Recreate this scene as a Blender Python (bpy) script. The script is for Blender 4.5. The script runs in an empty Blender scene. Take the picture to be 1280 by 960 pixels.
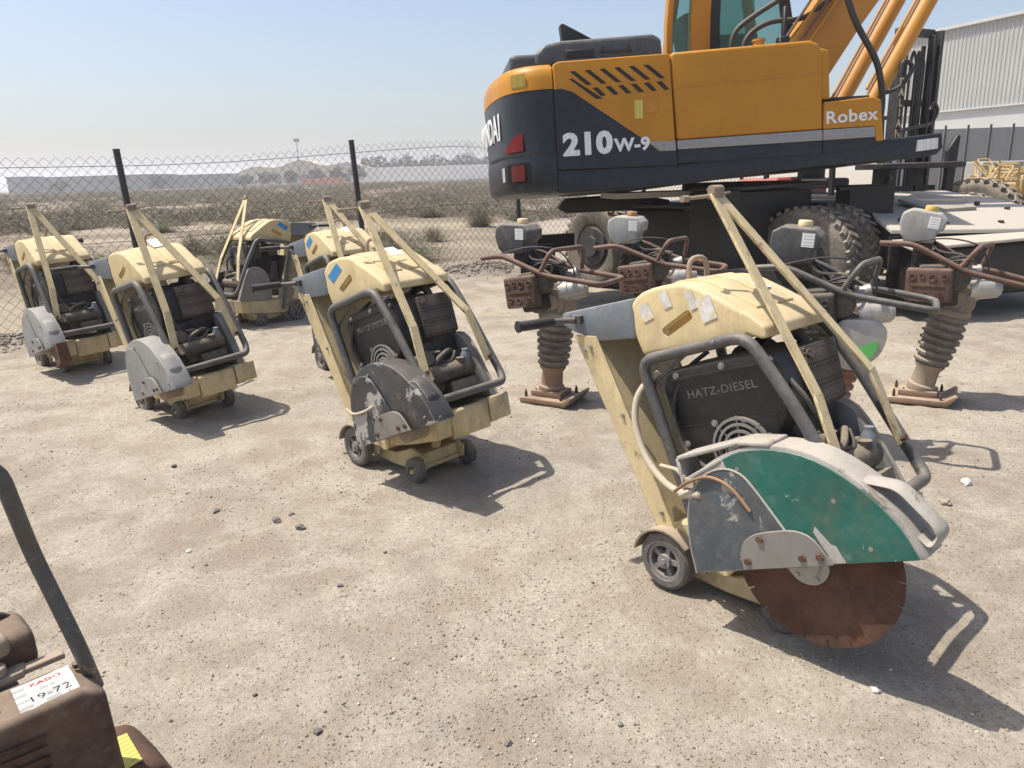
import bpy, bmesh, math, random
import numpy as np
from mathutils import Vector, Matrix, Euler, noise

random.seed(7)
rng = np.random.default_rng(7)
SC = bpy.context.scene
COL = SC.collection
PI = math.pi
rad = math.radians

# ------------------------------------------------------------------ camera, world, sun, exposure
CH = 1.46
FPX = 955.0
PITCH = math.atan(262 / FPX)
ROLL = rad(1.75)
cd = bpy.data.cameras.new("camera")
cam = bpy.data.objects.new("camera", cd)
COL.objects.link(cam)
cd.sensor_width = 36.0
cd.lens = FPX * 36.0 / 1280.0
cd.clip_start = 0.05
cd.clip_end = 8000
_f = Vector((0, math.cos(PITCH), -math.sin(PITCH)))
_r0 = Vector((1, 0, 0))
_u0 = _r0.cross(_f)
_r = _r0 * math.cos(ROLL) - _u0 * math.sin(ROLL)
_u = _r0 * math.sin(ROLL) + _u0 * math.cos(ROLL)
cam.matrix_world = Matrix(((_r.x, _u.x, -_f.x, 0), (_r.y, _u.y, -_f.y, 0), (_r.z, _u.z, -_f.z, CH), (0, 0, 0, 1)))
SC.camera = cam

SUN_EL = rad(65)
SUN_AZ = rad(172)            # where the sun stands, counter-clockwise from +x
world = bpy.data.worlds.new("World")
SC.world = world
world.use_nodes = True
wn = world.node_tree
bg = wn.nodes["Background"]
sky = wn.nodes.new("ShaderNodeTexSky")
sky.sky_type = 'NISHITA'
sky.sun_disc = False
sky.sun_elevation = SUN_EL
sky.sun_rotation = PI / 2 - SUN_AZ
sky.air_density = 1.0
sky.dust_density = 3.0
sky.ozone_density = 2.0
wn.links.new(sky.outputs[0], bg.inputs[0])
bg.inputs[1].default_value = 0.12
sd = bpy.data.lights.new("sun", 'SUN')
sd.energy = 4.4
sd.angle = rad(0.6)
sd.color = (1.0, 0.94, 0.85)
sun = bpy.data.objects.new("sun", sd)
COL.objects.link(sun)
sv = Vector((math.cos(SUN_AZ) * math.cos(SUN_EL), math.sin(SUN_AZ) * math.cos(SUN_EL), math.sin(SUN_EL)))
sun.rotation_euler = sv.to_track_quat('Z', 'Y').to_euler()
SC.view_settings.view_transform = 'Standard'
SC.view_settings.look = 'None'
SC.view_settings.exposure = 0.58
SC.view_settings.gamma = 1.0
SC.cycles.max_bounces = 6
SC.cycles.transparent_max_bounces = 12
SC.cycles.volume_bounces = 1

# ------------------------------------------------------------------ materials
class NT:
    def __init__(s, name):
        s.m = bpy.data.materials.new(name)
        s.m.use_nodes = True
        s.t = s.m.node_tree
        s.b = s.t.nodes["Principled BSDF"]
    def n(s, typ, **kw):
        nd = s.t.nodes.new(typ)
        for k, v in kw.items():
            if k.startswith('i_'):
                nd.inputs[k[2:].replace('_', ' ')].default_value = v
            else:
                setattr(nd, k, v)
        return nd
    def l(s, a, b): s.t.links.new(a, b)
    def coords(s, rnd=True, mode='Object'):
        tc = s.n("ShaderNodeTexCoord")
        if not rnd: return tc.outputs[mode]
        oi = s.n("ShaderNodeObjectInfo")
        ad = s.n("ShaderNodeVectorMath", operation='MULTIPLY_ADD')
        s.l(oi.outputs["Random"], ad.inputs[0])
        ad.inputs[1].default_value = (13, 7, 9)
        s.l(tc.outputs[mode], ad.inputs[2])
        return ad.outputs[0]
    def noise(s, vec, scale, detail=4, rough=.55, dist=0):
        nd = s.n("ShaderNodeTexNoise")
        nd.inputs["Scale"].default_value = scale
        nd.inputs["Detail"].default_value = detail
        nd.inputs["Roughness"].default_value = rough
        nd.inputs["Distortion"].default_value = dist
        s.l(vec, nd.inputs["Vector"])
        return nd.outputs["Fac"]
    def ramp(s, fac, a, b, lo=0., hi=1.):
        nd = s.n("ShaderNodeMapRange")
        nd.inputs[1].default_value = a; nd.inputs[2].default_value = b
        nd.inputs[3].default_value = lo; nd.inputs[4].default_value = hi
        s.l(fac, nd.inputs[0])
        return nd.outputs[0]
    def math(s, op, a, b=None):
        nd = s.n("ShaderNodeMath", operation=op)
        for i, v in enumerate((a, b)):
            if v is None: continue
            if isinstance(v, (int, float)): nd.inputs[i].default_value = v
            else: s.l(v, nd.inputs[i])
        nd.use_clamp = op in ('ADD', 'MULTIPLY')
        return nd.outputs[0]
    def mix(s, fac, a, b):
        nd = s.n("ShaderNodeMix", data_type='RGBA')
        if isinstance(fac, (int, float)): nd.inputs[0].default_value = fac
        else: s.l(fac, nd.inputs[0])
        for i, v in ((6, a), (7, b)):
            if isinstance(v, tuple): nd.inputs[i].default_value = (*v[:3], 1)
            else: s.l(v, nd.inputs[i])
        return nd.outputs[2]
    def bump(s, h, strength, dist=.01):
        nd = s.n("ShaderNodeBump")
        nd.inputs["Strength"].default_value = strength
        nd.inputs["Distance"].default_value = dist
        s.l(h, nd.inputs["Height"])
        s.l(nd.outputs[0], s.b.inputs["Normal"])

DUST = (0.36, 0.29, 0.21)
def worn(name, base, rough=.5, metal=0., dust=.35, chip=0., chipc=(.16, .08, .04), var=.25, scale=1., bump=.15, spec=.5, edge=0., grime=0.):
    """paint / plastic / metal with mottling, chips of another colour and settled dust"""
    q = NT(name); v = q.coords()
    n1 = q.noise(v, 5 * scale, 5, .6)
    n2 = q.noise(v, 34 * scale, 5, .65)
    n3 = q.noise(v, 11 * scale, 6, .7, .6)
    dk = tuple(c * (1 - var) for c in base); lt = tuple(min(1, c * (1 + var * .7)) for c in base)
    c = q.mix(q.ramp(n1, .32, .68), dk, lt)
    if chip:
        k = q.ramp(n3, .72 - .2 * chip, .74 - .2 * chip)
        c = q.mix(k, c, chipc)
        st = q.ramp(q.noise(v, 22 * scale, 3, .6), .58, .75, 0, .5 * chip)
        c = q.mix(st, c, chipc)
    if grime:                                   # dried slurry and oily dirt in soft uneven patches
        gv = q.n("ShaderNodeMapping"); gv.inputs[3].default_value = (1, 1, .45); q.l(v, gv.inputs[0])
        gm = q.math('MULTIPLY', q.ramp(q.noise(gv.outputs[0], 7 * scale, 6, .68, .8), .46, .70), q.ramp(n2, .30, .6, .4, 1))
        c = q.mix(q.math('MULTIPLY', gm, grime), c, (.115, .085, .058))
        c = q.mix(q.math('MULTIPLY', q.ramp(q.noise(v, 90 * scale, 3, .6), .60, .72), grime * .8), c, (.07, .05, .035))
    if edge:                                    # bare worn metal along the edges
        bv = q.n("ShaderNodeBevel"); bv.samples = 3; bv.inputs[0].default_value = .009
        g0 = q.n("ShaderNodeNewGeometry"); dt = q.n("ShaderNodeVectorMath", operation='DOT_PRODUCT')
        q.l(bv.outputs[0], dt.inputs[0]); q.l(g0.outputs["Normal"], dt.inputs[1])
        em = q.math('MULTIPLY', q.ramp(dt.outputs["Value"], .985, .90), q.ramp(n3, .42, .56))
        c = q.mix(q.math('MULTIPLY', em, edge), c, chipc)
    if dust:
        g = q.n("ShaderNodeNewGeometry"); sx = q.n("ShaderNodeSeparateXYZ"); q.l(g.outputs["Normal"], sx.inputs[0])
        up = q.ramp(sx.outputs[2], .15, 1., 0, .6)
        d0 = q.math('ADD', up, q.ramp(n2, .42, .75, 0, .34))
        d1 = q.math('MULTIPLY', d0, q.ramp(n1, .3, .62, .35, 1.))
        d = q.math('MULTIPLY', d1, dust * 1.7)
        c = q.mix(d, c, DUST)
        q.l(q.ramp(d, 0, .5, rough, min(1, rough + .4)), q.b.inputs["Roughness"])
    else:
        q.b.inputs["Roughness"].default_value = rough
    q.l(c, q.b.inputs["Base Color"])
    q.b.inputs["Metallic"].default_value = metal
    q.b.inputs["Specular IOR Level"].default_value = spec
    if bump: q.bump(n2, bump, .004)
    return q.m

def flat(name, col, rough=.6, metal=0.):
    q = NT(name); v = q.coords()
    c = q.mix(q.ramp(q.noise(v, 30, 4), .35, .7), tuple(x * .82 for x in col), col)
    q.l(c, q.b.inputs["Base Color"]); q.b.inputs["Roughness"].default_value = rough; q.b.inputs["Metallic"].default_value = metal
    return q.m

def perforated(name, base, hole, pitch=70):
    q = NT(name); v = q.coords(False)
    vo = q.n("ShaderNodeTexVoronoi"); vo.inputs["Scale"].default_value = pitch; vo.inputs["Randomness"].default_value = 0.05
    q.l(v, vo.inputs["Vector"])
    k = q.ramp(vo.outputs["Distance"], .30, .36)
    n = q.noise(v, 14, 5)
    c = q.mix(q.ramp(n, .35, .65), tuple(x * .6 for x in base), base)
    q.l(q.mix(k, hole, c), q.b.inputs["Base Color"])
    q.b.inputs["Roughness"].default_value = .75
    q.bump(k, .6, .004)
    return q.m

def paper(name, lines=((.04, .05, .06),), base=(.72, .72, .70), band=None, seed=0., n=9):
    """printed label: rows of small print, flat"""
    q = NT(name); v = q.coords(False)
    mp = q.n("ShaderNodeMapping"); q.l(v, mp.inputs[0]); mp.inputs[1].default_value = (seed, seed * .7, 0)
    sx = q.n("ShaderNodeSeparateXYZ"); q.l(mp.outputs[0], sx.inputs[0])
    yz = q.n('ShaderNodeMath', operation='ADD'); q.l(sx.outputs[1], yz.inputs[0]); q.l(sx.outputs[2], yz.inputs[1])
    ml = q.n('ShaderNodeMath', operation='MULTIPLY'); q.l(yz.outputs[0], ml.inputs[0]); ml.inputs[1].default_value = 1000 / n
    row = q.math('FRACT', ml.outputs[0])
    ins = q.math('GREATER_THAN', row, .55)
    s2 = q.n("ShaderNodeMapping"); s2.inputs[3].default_value = (1, .02, .02); q.l(mp.outputs[0], s2.inputs[0])
    w = q.math('GREATER_THAN', q.noise(s2.outputs[0], 45, 1), .44)
    k = q.math('MULTIPLY', q.math('MULTIPLY', ins, w), .4)
    q.l(q.mix(k, base, lines[0]), q.b.inputs["Base Color"]); q.b.inputs["Roughness"].default_value = .7
    return q.m

M = {}
M['cream'] = worn('cream_paint', (.54, .435, .24), .5, dust=.3, chip=.30, chipc=(.17, .10, .05), var=.16, edge=.9, grime=.55)
M['cream_tank'] = worn('cream_plastic', (.60, .475, .255), .52, dust=.36, chip=0, var=.10, bump=.06, grime=.32)
M['cream_bar'] = worn('cream_bar_paint', (.58, .465, .25), .5, dust=.2, chip=.42, chipc=(.18, .11, .06), var=.14, scale=2, edge=.8, grime=.4)
M['slot'] = worn('recess_ochre', (.40, .22, .05), .6, dust=.15)
M['tube'] = worn('grey_tube_paint', (.060, .063, .066), .42, dust=.3, chip=.38, chipc=(.2, .16, .12), scale=2, grime=.3)
M['black'] = worn('black_plastic', (.013, .013, .014), .45, dust=.10, var=.3, bump=.08)
M['dark'] = worn('dark_oily_metal', (.026, .025, .023), .55, .2, dust=.34, chip=.2, chipc=(.14, .08, .05))
M['gear_dirt'] = worn('dirty_gearbox', (.06, .053, .045), .65, .2, dust=.6, chip=.2, chipc=(.14, .09, .05), grime=.6)
M['steel'] = worn('dusty_steel', (.26, .25, .235), .5, .5, dust=.45, var=.3)
M['alu'] = worn('cast_aluminium', (.42, .41, .39), .45, .6, dust=.4, var=.35)
M['grey_guard'] = worn('grey_guard_paint', (.24, .245, .245), .5, dust=.32, chip=.35, chipc=(.42, .40, .37), var=.22, edge=.8, grime=.4)
M['black_guard'] = worn('scraped_black_paint', (.024, .028, .033), .42, dust=.16, chip=.72, chipc=(.33, .32, .295), var=.3, scale=.55, edge=.95, grime=.3)
M['slate_guard'] = worn('slate_guard_paint', (.06, .074, .088), .4, dust=.34, chip=.5, chipc=(.30, .28, .25), var=.3, scale=.8, edge=.6, grime=.4)
M['pale_rim'] = worn('pale_rim_paint', (.36, .345, .315), .55, dust=.4, chip=.4, chipc=(.16, .145, .125), var=.2, edge=.5, grime=.5)
M['green'] = worn('green_panel_paint', (.008, .105, .082), .38, dust=.17, chip=.42, chipc=(.34, .36, .32), var=.25, scale=.8, grime=.45)
M['console'] = worn('blue_grey_panel', (.13, .155, .18), .5, dust=.36, var=.2, grime=.4)
M['belt'] = worn('dark_grey_cover', (.17, .17, .165), .55, dust=.5, var=.25, chip=.3, chipc=(.07, .06, .05), grime=.4)
M['rust'] = worn('rust', (.085, .034, .018), .85, .0, dust=.12, chip=.3, chipc=(.07, .03, .018), var=.45, scale=1.6, bump=.4, grime=.3)
M['rust_dark'] = worn('dark_rust', (.085, .047, .032), .8, .1, dust=.45, chip=.4, chipc=(.03, .025, .022), var=.4, bump=.4)
M['rust_tube'] = worn('rusty_tube', (.115, .06, .045), .65, .1, dust=.25, chip=.4, chipc=(.06, .05, .048), var=.3, scale=2, bump=.25)
M['rust_plate'] = worn('rusty_foot', (.235, .15, .10), .8, 0, dust=.7, chip=.3, chipc=(.1, .05, .03), var=.3, bump=.5)
M['wheel'] = worn('grey_solid_rubber', (.10, .095, .09), .8, dust=.6, var=.25)
M['rim'] = worn('wheel_rim_paint', (.17, .165, .16), .6, dust=.6, var=.2)
M['hose'] = worn('beige_hose', (.42, .36, .27), .6, dust=.3, var=.15)
M['cable'] = worn('black_cable', (.025, .025, .025), .5, dust=.25)
M['copper'] = worn('copper_pipe', (.30, .17, .09), .5, .4, dust=.3)
M['mud'] = worn('muddy_cast_metal', (.25, .195, .145), .85, dust=.6, var=.3, bump=.5)
M['sticker_blue'] = worn('blue_sticker', (.03, .23, .50), .4, dust=.12, chip=.25, chipc=(.3, .5, .65), scale=3)
M['peel'] = worn('peeled_white_sticker', (.56, .55, .52), .6, dust=.1, chip=.75, chipc=(.62, .46, .17), scale=4)
M['white_label'] = paper('white_label', n=16)
M['label_b'] = paper('white_label_print', seed=3.3, n=15)
M['dirty_label'] = paper('creased_label', base=(.46, .45, .42), seed=2.1, n=22)
M['yellow_label'] = paper('yellow_label', base=(.60, .50, .10), n=14, seed=1.2)
M['grey_tank'] = worn('grey_fuel_tank', (.33, .33, .32), .5, dust=.5, var=.15, grime=.5)
M['dark_tank'] = worn('dark_fuel_tank', (.05, .056, .064), .45, dust=.4, var=.2, grime=.4)
M['bellows'] = worn('black_rubber_bellows', (.088, .082, .073), .7, dust=.95, var=.3, grime=.4)
M['bellows_red'] = worn('faded_red_rubber', (.25, .085, .045), .6, dust=.5, var=.25, grime=.4)
M['cap_orange'] = worn('orange_cap', (.34, .13, .05), .5, dust=.3)
M['cap_cream'] = worn('cream_cap', (.62, .50, .30), .5, dust=.25)
M['cap_yellow'] = worn('yellow_cap', (.60, .42, .10), .5, dust=.25)
M['sticker_green'] = flat('green_sticker', (.12, .46, .12))
# excavator
M['ex_orange'] = worn('orange_body_paint', (.47, .20, .006), .42, dust=.12, var=.08, bump=.015, scale=.5, spec=.35, grime=.14)
M['ex_orange_b'] = worn('orange_arm_paint', (.46, .20, .012), .45, dust=.22, var=.08, bump=.02, scale=.5)
M['ex_dark'] = worn('blue_black_body_paint', (.013, .018, .026), .36, dust=.09, var=.15, bump=.015, scale=.5, spec=.35)
M['ex_grey'] = flat('silver_stripe', (.30, .30, .30), .5)
M['ex_hood'] = worn('dark_grey_hood', (.045, .052, .06), .4, dust=.25, var=.1, bump=.02, scale=.5)
M['ex_black'] = worn('black_chassis', (.009, .009, .010), .55, dust=.08, var=.3, scale=.6)
M['ex_frame'] = worn('dusty_black_frame', (.022, .022, .024), .55, dust=.3, var=.3, scale=.6)
M['ex_white'] = flat('white_lettering', (.80, .80, .80), .5)
M['ex_red'] = flat('red_decal', (.33, .025, .03), .45)
M['ex_amber'] = flat('red_reflector', (.22, .03, .025), .3)
M['vent'] = flat('vent_slot_shade', (.025, .02, .015), .8)  # near-black tone painted for the shade inside the vent slots
M['deck'] = worn('dusty_step_plate', (.46, .435, .39), .75, dust=.5, var=.12, chip=.1, chipc=(.2, .18, .15), scale=.5, bump=.1)
M['tread'] = worn('dusty_tread_mat', (.30, .285, .26), .8, dust=.5, var=.2, scale=.5)
M['tyre'] = worn('dusty_tyre', (.11, .10, .088), .9, dust=.95, var=.3, scale=.7, bump=.3)
M['seat'] = worn('black_seat', (.02, .02, .02), .7, dust=.2)
M['fl_red'] = worn('faded_red_body', (.32, .03, .03), .45, dust=.3)
M['chrome'] = worn('cylinder_rod', (.55, .55, .55), .2, .9, dust=.1, var=.1, bump=.0)
q = NT('tinted_glass'); q.b.inputs["Base Color"].default_value = (.34, .56, .50, 1); q.b.inputs["Roughness"].default_value = .05
q.b.inputs["Transmission Weight"].default_value = .85; q.b.inputs["IOR"].default_value = 1.15
M['glass'] = q.m
M['post'] = worn('black_post_paint', (.022, .023, .026), .45, dust=.15)
M['wire'] = flat('weathered_wire', (.05, .048, .046), .6, .2)
M['perf'] = perforated('perforated_shield', (.13, .10, .08), (.012, .011, .01))

def leafy(name, a, b):
    q = NT(name); v = q.coords(True)
    q.l(q.mix(q.ramp(q.noise(v, 2.5, 3), .35, .65), a, b), q.b.inputs["Base Color"])
    q.b.inputs["Roughness"].default_value = .9
    q.b.inputs["Specular IOR Level"].default_value = .1
    return q.m
M['shrub'] = leafy('dry_scrub', (.165, .145, .105), (.26, .225, .165))
M['shrub_g'] = leafy('grey_green_scrub', (.125, .13, .08), (.21, .20, .135))
M['tree'] = leafy('dark_foliage', (.045, .055, .035), (.08, .09, .05))

# ground
q = NT('sandy_gravel'); v = q.coords(False)
n_big = q.noise(v, .55, 5, .6, .3)
n_mid = q.noise(v, 3.2, 6, .65, .4)
n_fin = q.noise(v, 42, 6, .7)
n_grit = q.noise(v, 160, 4, .7)
vo = q.n("ShaderNodeTexVoronoi"); vo.inputs["Scale"].default_value = 85; q.l(v, vo.inputs["Vector"])
spk = q.ramp(vo.outputs["Distance"], .12, .30, 1, 0)
wn2 = q.n("ShaderNodeTexWhiteNoise"); q.l(vo.outputs["Color"], wn2.inputs["Vector"])
pick = q.math('GREATER_THAN', wn2.outputs["Value"], .62)
c = q.mix(q.ramp(n_big, .36, .62), (.29, .245, .19), (.40, .352, .282))
c = q.mix(q.ramp(n_mid, .42, .64, 0, .85), c, (.47, .425, .345))
n_lo = q.noise(v, .33, 4, .6, .8)
c = q.mix(q.ramp(n_lo, .50, .66, 0, .5), c, (.30, .28, .25))
c = q.mix(q.ramp(n_mid, .52, .30, 0, .45), c, (.25, .20, .145))
c = q.mix(q.ramp(n_fin, .35, .68, 0, .65), c, (.25, .205, .155))
c = q.mix(q.ramp(n_grit, .56, .74, 0, .65), c, (.53, .48, .40))
c = q.mix(q.ramp(n_grit, .45, .30, 0, .75), c, (.15, .125, .10))  # dark end of the grit contrast: tiny shadows painted into the colour
n_speck_shade = q.noise(v, 70, 5, .75)
c = q.mix(q.ramp(n_speck_shade, .40, .30, 0, .7), c, (.16, .135, .11))  # dark speckle painted in as micro-shadows of the rough surface
c = q.mix(q.math('MULTIPLY', q.math('MULTIPLY', spk, pick), .55), c, (.16, .145, .125))
# far field beyond the fence line: browner ground with pale sandy strips
sx = q.n("ShaderNodeSeparateXYZ"); q.l(v, sx.inputs[0])
ma = q.n("ShaderNodeMath", operation='MULTIPLY_ADD'); q.l(sx.outputs[0], ma.inputs[0]); ma.inputs[1].default_value = .786; ma.inputs[2].default_value = 11.29
sb = q.n("ShaderNodeMath", operation='SUBTRACT'); q.l(sx.outputs[1], sb.inputs[0]); q.l(ma.outputs[0], sb.inputs[1])
sa = q.n("ShaderNodeMath", operation='ADD'); q.l(sb.outputs[0], sa.inputs[0]); q.l(n_mid, sa.inputs[1])
field = q.ramp(sa.outputs[0], .3, 1.6)
mpf = q.n("ShaderNodeMapping"); mpf.inputs[3].default_value = (.06, .22, 1); q.l(v, mpf.inputs[0])
nf = q.noise(mpf.outputs[0], 1.0, 6, .65, .5)
cf = q.mix(q.ramp(nf, .42, .60), (.20, .165, .12), (.37, .315, .235))
cf = q.mix(q.ramp(n_fin, .4, .65, 0, .5), cf, (.17, .135, .095))
isfar = q.ramp(sx.outputs[0], 1.5, -.5)
fm = q.math('MULTIPLY', field, isfar)
c = q.mix(fm, c, cf)
q.l(c, q.b.inputs["Base Color"])
q.b.inputs["Roughness"].default_value = .95
q.b.inputs["Specular IOR Level"].default_value = .15
h = q.math('ADD', q.math('MULTIPLY', n_fin, .6), q.math('MULTIPLY', n_grit, .35))
h2 = q.math('ADD', h, q.math('MULTIPLY', q.math('MULTIPLY', spk, pick), .35))
q.bump(h2, .9, .02)
M['ground'] = q.m
M['stone'] = worn('gravel_stone', (.27, .235, .19), .9, dust=.4, var=.35, scale=.6)
M['stone_dark'] = worn('dark_stone', (.10, .095, .09), .85, dust=.3, var=.3)
M['stone_pale'] = worn('pale_stone', (.55, .53, .48), .85, dust=.2, var=.2)

# corrugated cladding etc
def cladding(name, col):
    q = NT(name); v = q.coords(False)
    n = q.noise(v, .4, 4)
    q.l(q.mix(q.ramp(n, .35, .65), tuple(x * .92 for x in col), col), q.b.inputs["Base Color"])
    q.b.inputs["Roughness"].default_value = .55
    return q.m
M['clad'] = cladding('white_cladding', (.35, .35, .335))
M['clad_band'] = cladding('white_render_band', (.46, .46, .45))
M['clad_low'] = cladding('grey_block_wall', (.42, .41, .39))
M['mesh_sheet'] = cladding('grey_shade_net', (.25, .25, .245))
M['far_blue'] = cladding('far_grey_building', (.13, .145, .17))
M['far_tan'] = cladding('tan_building', (.52, .44, .33))
M['far_tan_d'] = cladding('tan_recess', (.10, .085, .065))
M['far_white'] = cladding('white_boundary_wall', (.85, .83, .79))
M['far_orange'] = cladding('orange_barrier', (.52, .17, .07))
M['concrete'] = cladding('concrete_slab', (.30, .285, .26))
M['yard_yellow'] = worn('yard_yellow_paint', (.40, .27, .09), .55, dust=.6, chip=.5, chipc=(.2, .12, .07), var=.2)

# ------------------------------------------------------------------ mesh helpers
def RX(a): return Matrix.Rotation(a, 4, 'X')
def RY(a): return Matrix.Rotation(a, 4, 'Y')
def RZ(a): return Matrix.Rotation(a, 4, 'Z')
def T(*p): return Matrix.Translation(Vector(p))

def fillet(pts, r, seg=4, closed=False):
    P = [Vector(p) for p in pts]; n = len(P)
    if r <= 0 or n < 3: return P
    out = []
    for i in range(n):
        if not closed and i in (0, n - 1): out.append(P[i]); continue
        a, b, c = P[i - 1], P[i], P[(i + 1) % n]
        d1 = (a - b); d2 = (c - b)
        k = min(r, d1.length * .48, d2.length * .48)
        s = b + d1.normalized() * k; e = b + d2.normalized() * k
        for j in range(seg + 1):
            t = j / seg
            out.append(s * (1 - t) ** 2 + b * 2 * t * (1 - t) + e * t * t)
    return out

class B:
    def __init__(s): s.bm = bmesh.new()
    def _mark(s): return set(s.bm.verts)
    def xf(s, m, start=()):
        bmesh.ops.transform(s.bm, matrix=m, verts=[v for v in s.bm.verts if v not in start]); return s
    def box(s, c, size, rot=None):
        m = Matrix.Translation(Vector(c)) @ (rot.to_4x4() if rot is not None else Matrix.Identity(4)) @ Matrix.Diagonal((*size, 1))
        bmesh.ops.create_cube(s.bm, size=1, matrix=m); return s
    def prism(s, poly, a, b, axis='y', rot=None):
        """polygon in the plane across `axis`, extruded from a to b"""
        def P(u, w, t):
            return {'y': (u, t, w), 'z': (u, w, t), 'x': (t, u, w)}[axis]
        lo = [s.bm.verts.new(P(u, w, a)) for u, w in poly]; hi = [s.bm.verts.new(P(u, w, b)) for u, w in poly]
        n = len(poly); fs = [s.bm.faces.new(lo), s.bm.faces.new(hi[::-1])]
        for i in range(n): fs.append(s.bm.faces.new((lo[i], hi[i], hi[(i + 1) % n], lo[(i + 1) % n])))
        bmesh.ops.recalc_face_normals(s.bm, faces=fs); return s
    def tube(s, pts, r, n=10, fil=0, closed=False, caps=True, rr=None, flat=None):
        P = fillet(pts, fil, 4, closed); m = len(P); rings = []; up = None
        for i in range(m):
            if closed: d = P[(i + 1) % m] - P[i - 1]
            else: d = P[min(i + 1, m - 1)] - P[max(i - 1, 0)]
            d.normalize()
            if up is None:
                up = Vector((0, 0, 1)) if abs(d.z) < .9 else Vector((1, 0, 0))
            sd_ = d.cross(up)
            if sd_.length < 1e-5: sd_ = d.orthogonal()
            sd_.normalize(); up = sd_.cross(d).normalized()
            k = r if rr is None else rr[min(i, len(rr) - 1)]
            fx, fy = flat if flat else (1, 1)
            rings.append([s.bm.verts.new(P[i] + sd_ * math.cos(2 * PI * j / n) * k * fx + up * math.sin(2 * PI * j / n) * k * fy) for j in range(n)])
        fs = []
        for i in range(m if closed else m - 1):
            A, C = rings[i], rings[(i + 1) % m]
            for j in range(n): fs.append(s.bm.faces.new((A[j], A[(j + 1) % n], C[(j + 1) % n], C[j])))
        if caps and not closed:
            fs.append(s.bm.faces.new(rings[0][::-1])); fs.append(s.bm.faces.new(rings[-1]))
        bmesh.ops.recalc_face_normals(s.bm, faces=fs); return s
    def cyl(s, p0, p1, r, n=14, r2=None):
        return s.tube([p0, p1], r, n, rr=[r, r if r2 is None else r2])
    def lathe(s, prof, n=24, m=None, close=False):
        """profile of (radius, height) spun about z"""
        st = s._mark(); rings = []
        for r_, z_ in prof:
            rings.append([s.bm.verts.new((r_ * math.cos(2 * PI * j / n), r_ * math.sin(2 * PI * j / n), z_)) for j in range(n)])
        fs = []
        for i in range(len(prof) if close else len(prof) - 1):
            A, C = rings[i], rings[(i + 1) % len(prof)]
            for j in range(n): fs.append(s.bm.faces.new((A[j], A[(j + 1) % n], C[(j + 1) % n], C[j])))
        if not close:
            fs.append(s.bm.faces.new(rings[0][::-1])); fs.append(s.bm.faces.new(rings[-1]))
        bmesh.ops.recalc_face_normals(s.bm, faces=fs)
        if m is not None: s.xf(m, st)
        return s
    def bar(s, p0, p1, w, t, up=(0, 0, 1)):
        p0 = Vector(p0); p1 = Vector(p1); d = (p1 - p0); L = d.length; d.normalize()
        sd_ = d.cross(Vector(up)).normalized(); u = sd_.cross(d)
        m = Matrix(((d.x, sd_.x, u.x, 0), (d.y, sd_.y, u.y, 0), (d.z, sd_.z, u.z, 0), (0, 0, 0, 1)))
        bmesh.ops.create_cube(s.bm, size=1, matrix=Matrix.Translation((p0 + p1) / 2) @ m @ Matrix.Diagonal((L, w, t, 1))); return s
    def bevel(s, w, seg=2, ang=35):
        es = [e for e in s.bm.edges if len(e.link_faces) == 2 and e.calc_face_angle(0) > rad(ang)]
        bmesh.ops.bevel(s.bm, geom=es, offset=w, segments=seg, profile=.6, affect='EDGES', clamp_overlap=True); return s
    def mesh(s, name, mat, smooth=38):
        me = bpy.data.meshes.new(name); s.bm.to_mesh(me); s.bm.free()
        if mat is not None: me.materials.append(mat)
        if smooth:
            me.shade_smooth(); me.set_sharp_from_angle(angle=rad(smooth))
        return me
    def build(s, name, mat, parent=None, smooth=38):
        return link(name, s.mesh(name, mat, smooth), parent)

def link(name, data, parent=None):
    o = bpy.data.objects.new(name, data); COL.objects.link(o)
    if parent is not None: o.parent = parent
    return o
def tag(o, label=None, cat=None, group=None, kind=None):
    if label: o['label'] = label
    if cat: o['category'] = cat
    if group: o['group'] = group
    if kind: o['kind'] = kind
    return o
def empty(name, loc=(0, 0, 0), rot=(0, 0, 0)):
    o = bpy.data.objects.new(name, None); COL.objects.link(o); o.location = loc; o.rotation_euler = rot
    o.empty_display_size = .2
    return o
def text(name, s, size, mat, parent, m, ext=.001, bold=0., align='CENTER', warp=None, sx=1.):
    cu = bpy.data.curves.new(name, 'FONT'); cu.body = s; cu.size = size; cu.extrude = ext; cu.offset = bold
    cu.space_character = 1.06; cu.align_x = align; cu.align_y = 'CENTER'; cu.resolution_u = 3
    t = bpy.data.objects.new(name, cu); COL.objects.link(t)
    bpy.context.view_layer.update()
    me = bpy.data.meshes.new_from_object(t.evaluated_get(bpy.context.evaluated_depsgraph_get()))
    bpy.data.objects.remove(t)
    me.transform(Matrix.Diagonal((sx, 1, 1, 1)))
    if warp:
        for v in me.vertices: v.co = warp(v.co)
    else: me.transform(m)
    me.materials.clear(); me.materials.append(mat)
    return link(name, me, parent)
def boolean(o, cutter):
    me = cutter.mesh('cutter', o.data.materials[0]); c = link('cutter', me, o)
    md = o.modifiers.new('b', 'BOOLEAN'); md.object = c; md.operation = 'DIFFERENCE'; md.solver = 'EXACT'
    bpy.context.view_layer.update()
    new = bpy.data.meshes.new_from_object(o.evaluated_get(bpy.context.evaluated_depsgraph_get()))
    o.modifiers.clear(); o.data = new; bpy.data.objects.remove(c)
    new.shade_smooth(); new.set_sharp_from_angle(angle=rad(38))
FACE_R = RX(PI / 2)                       # text standing on a face that looks to -y

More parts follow.
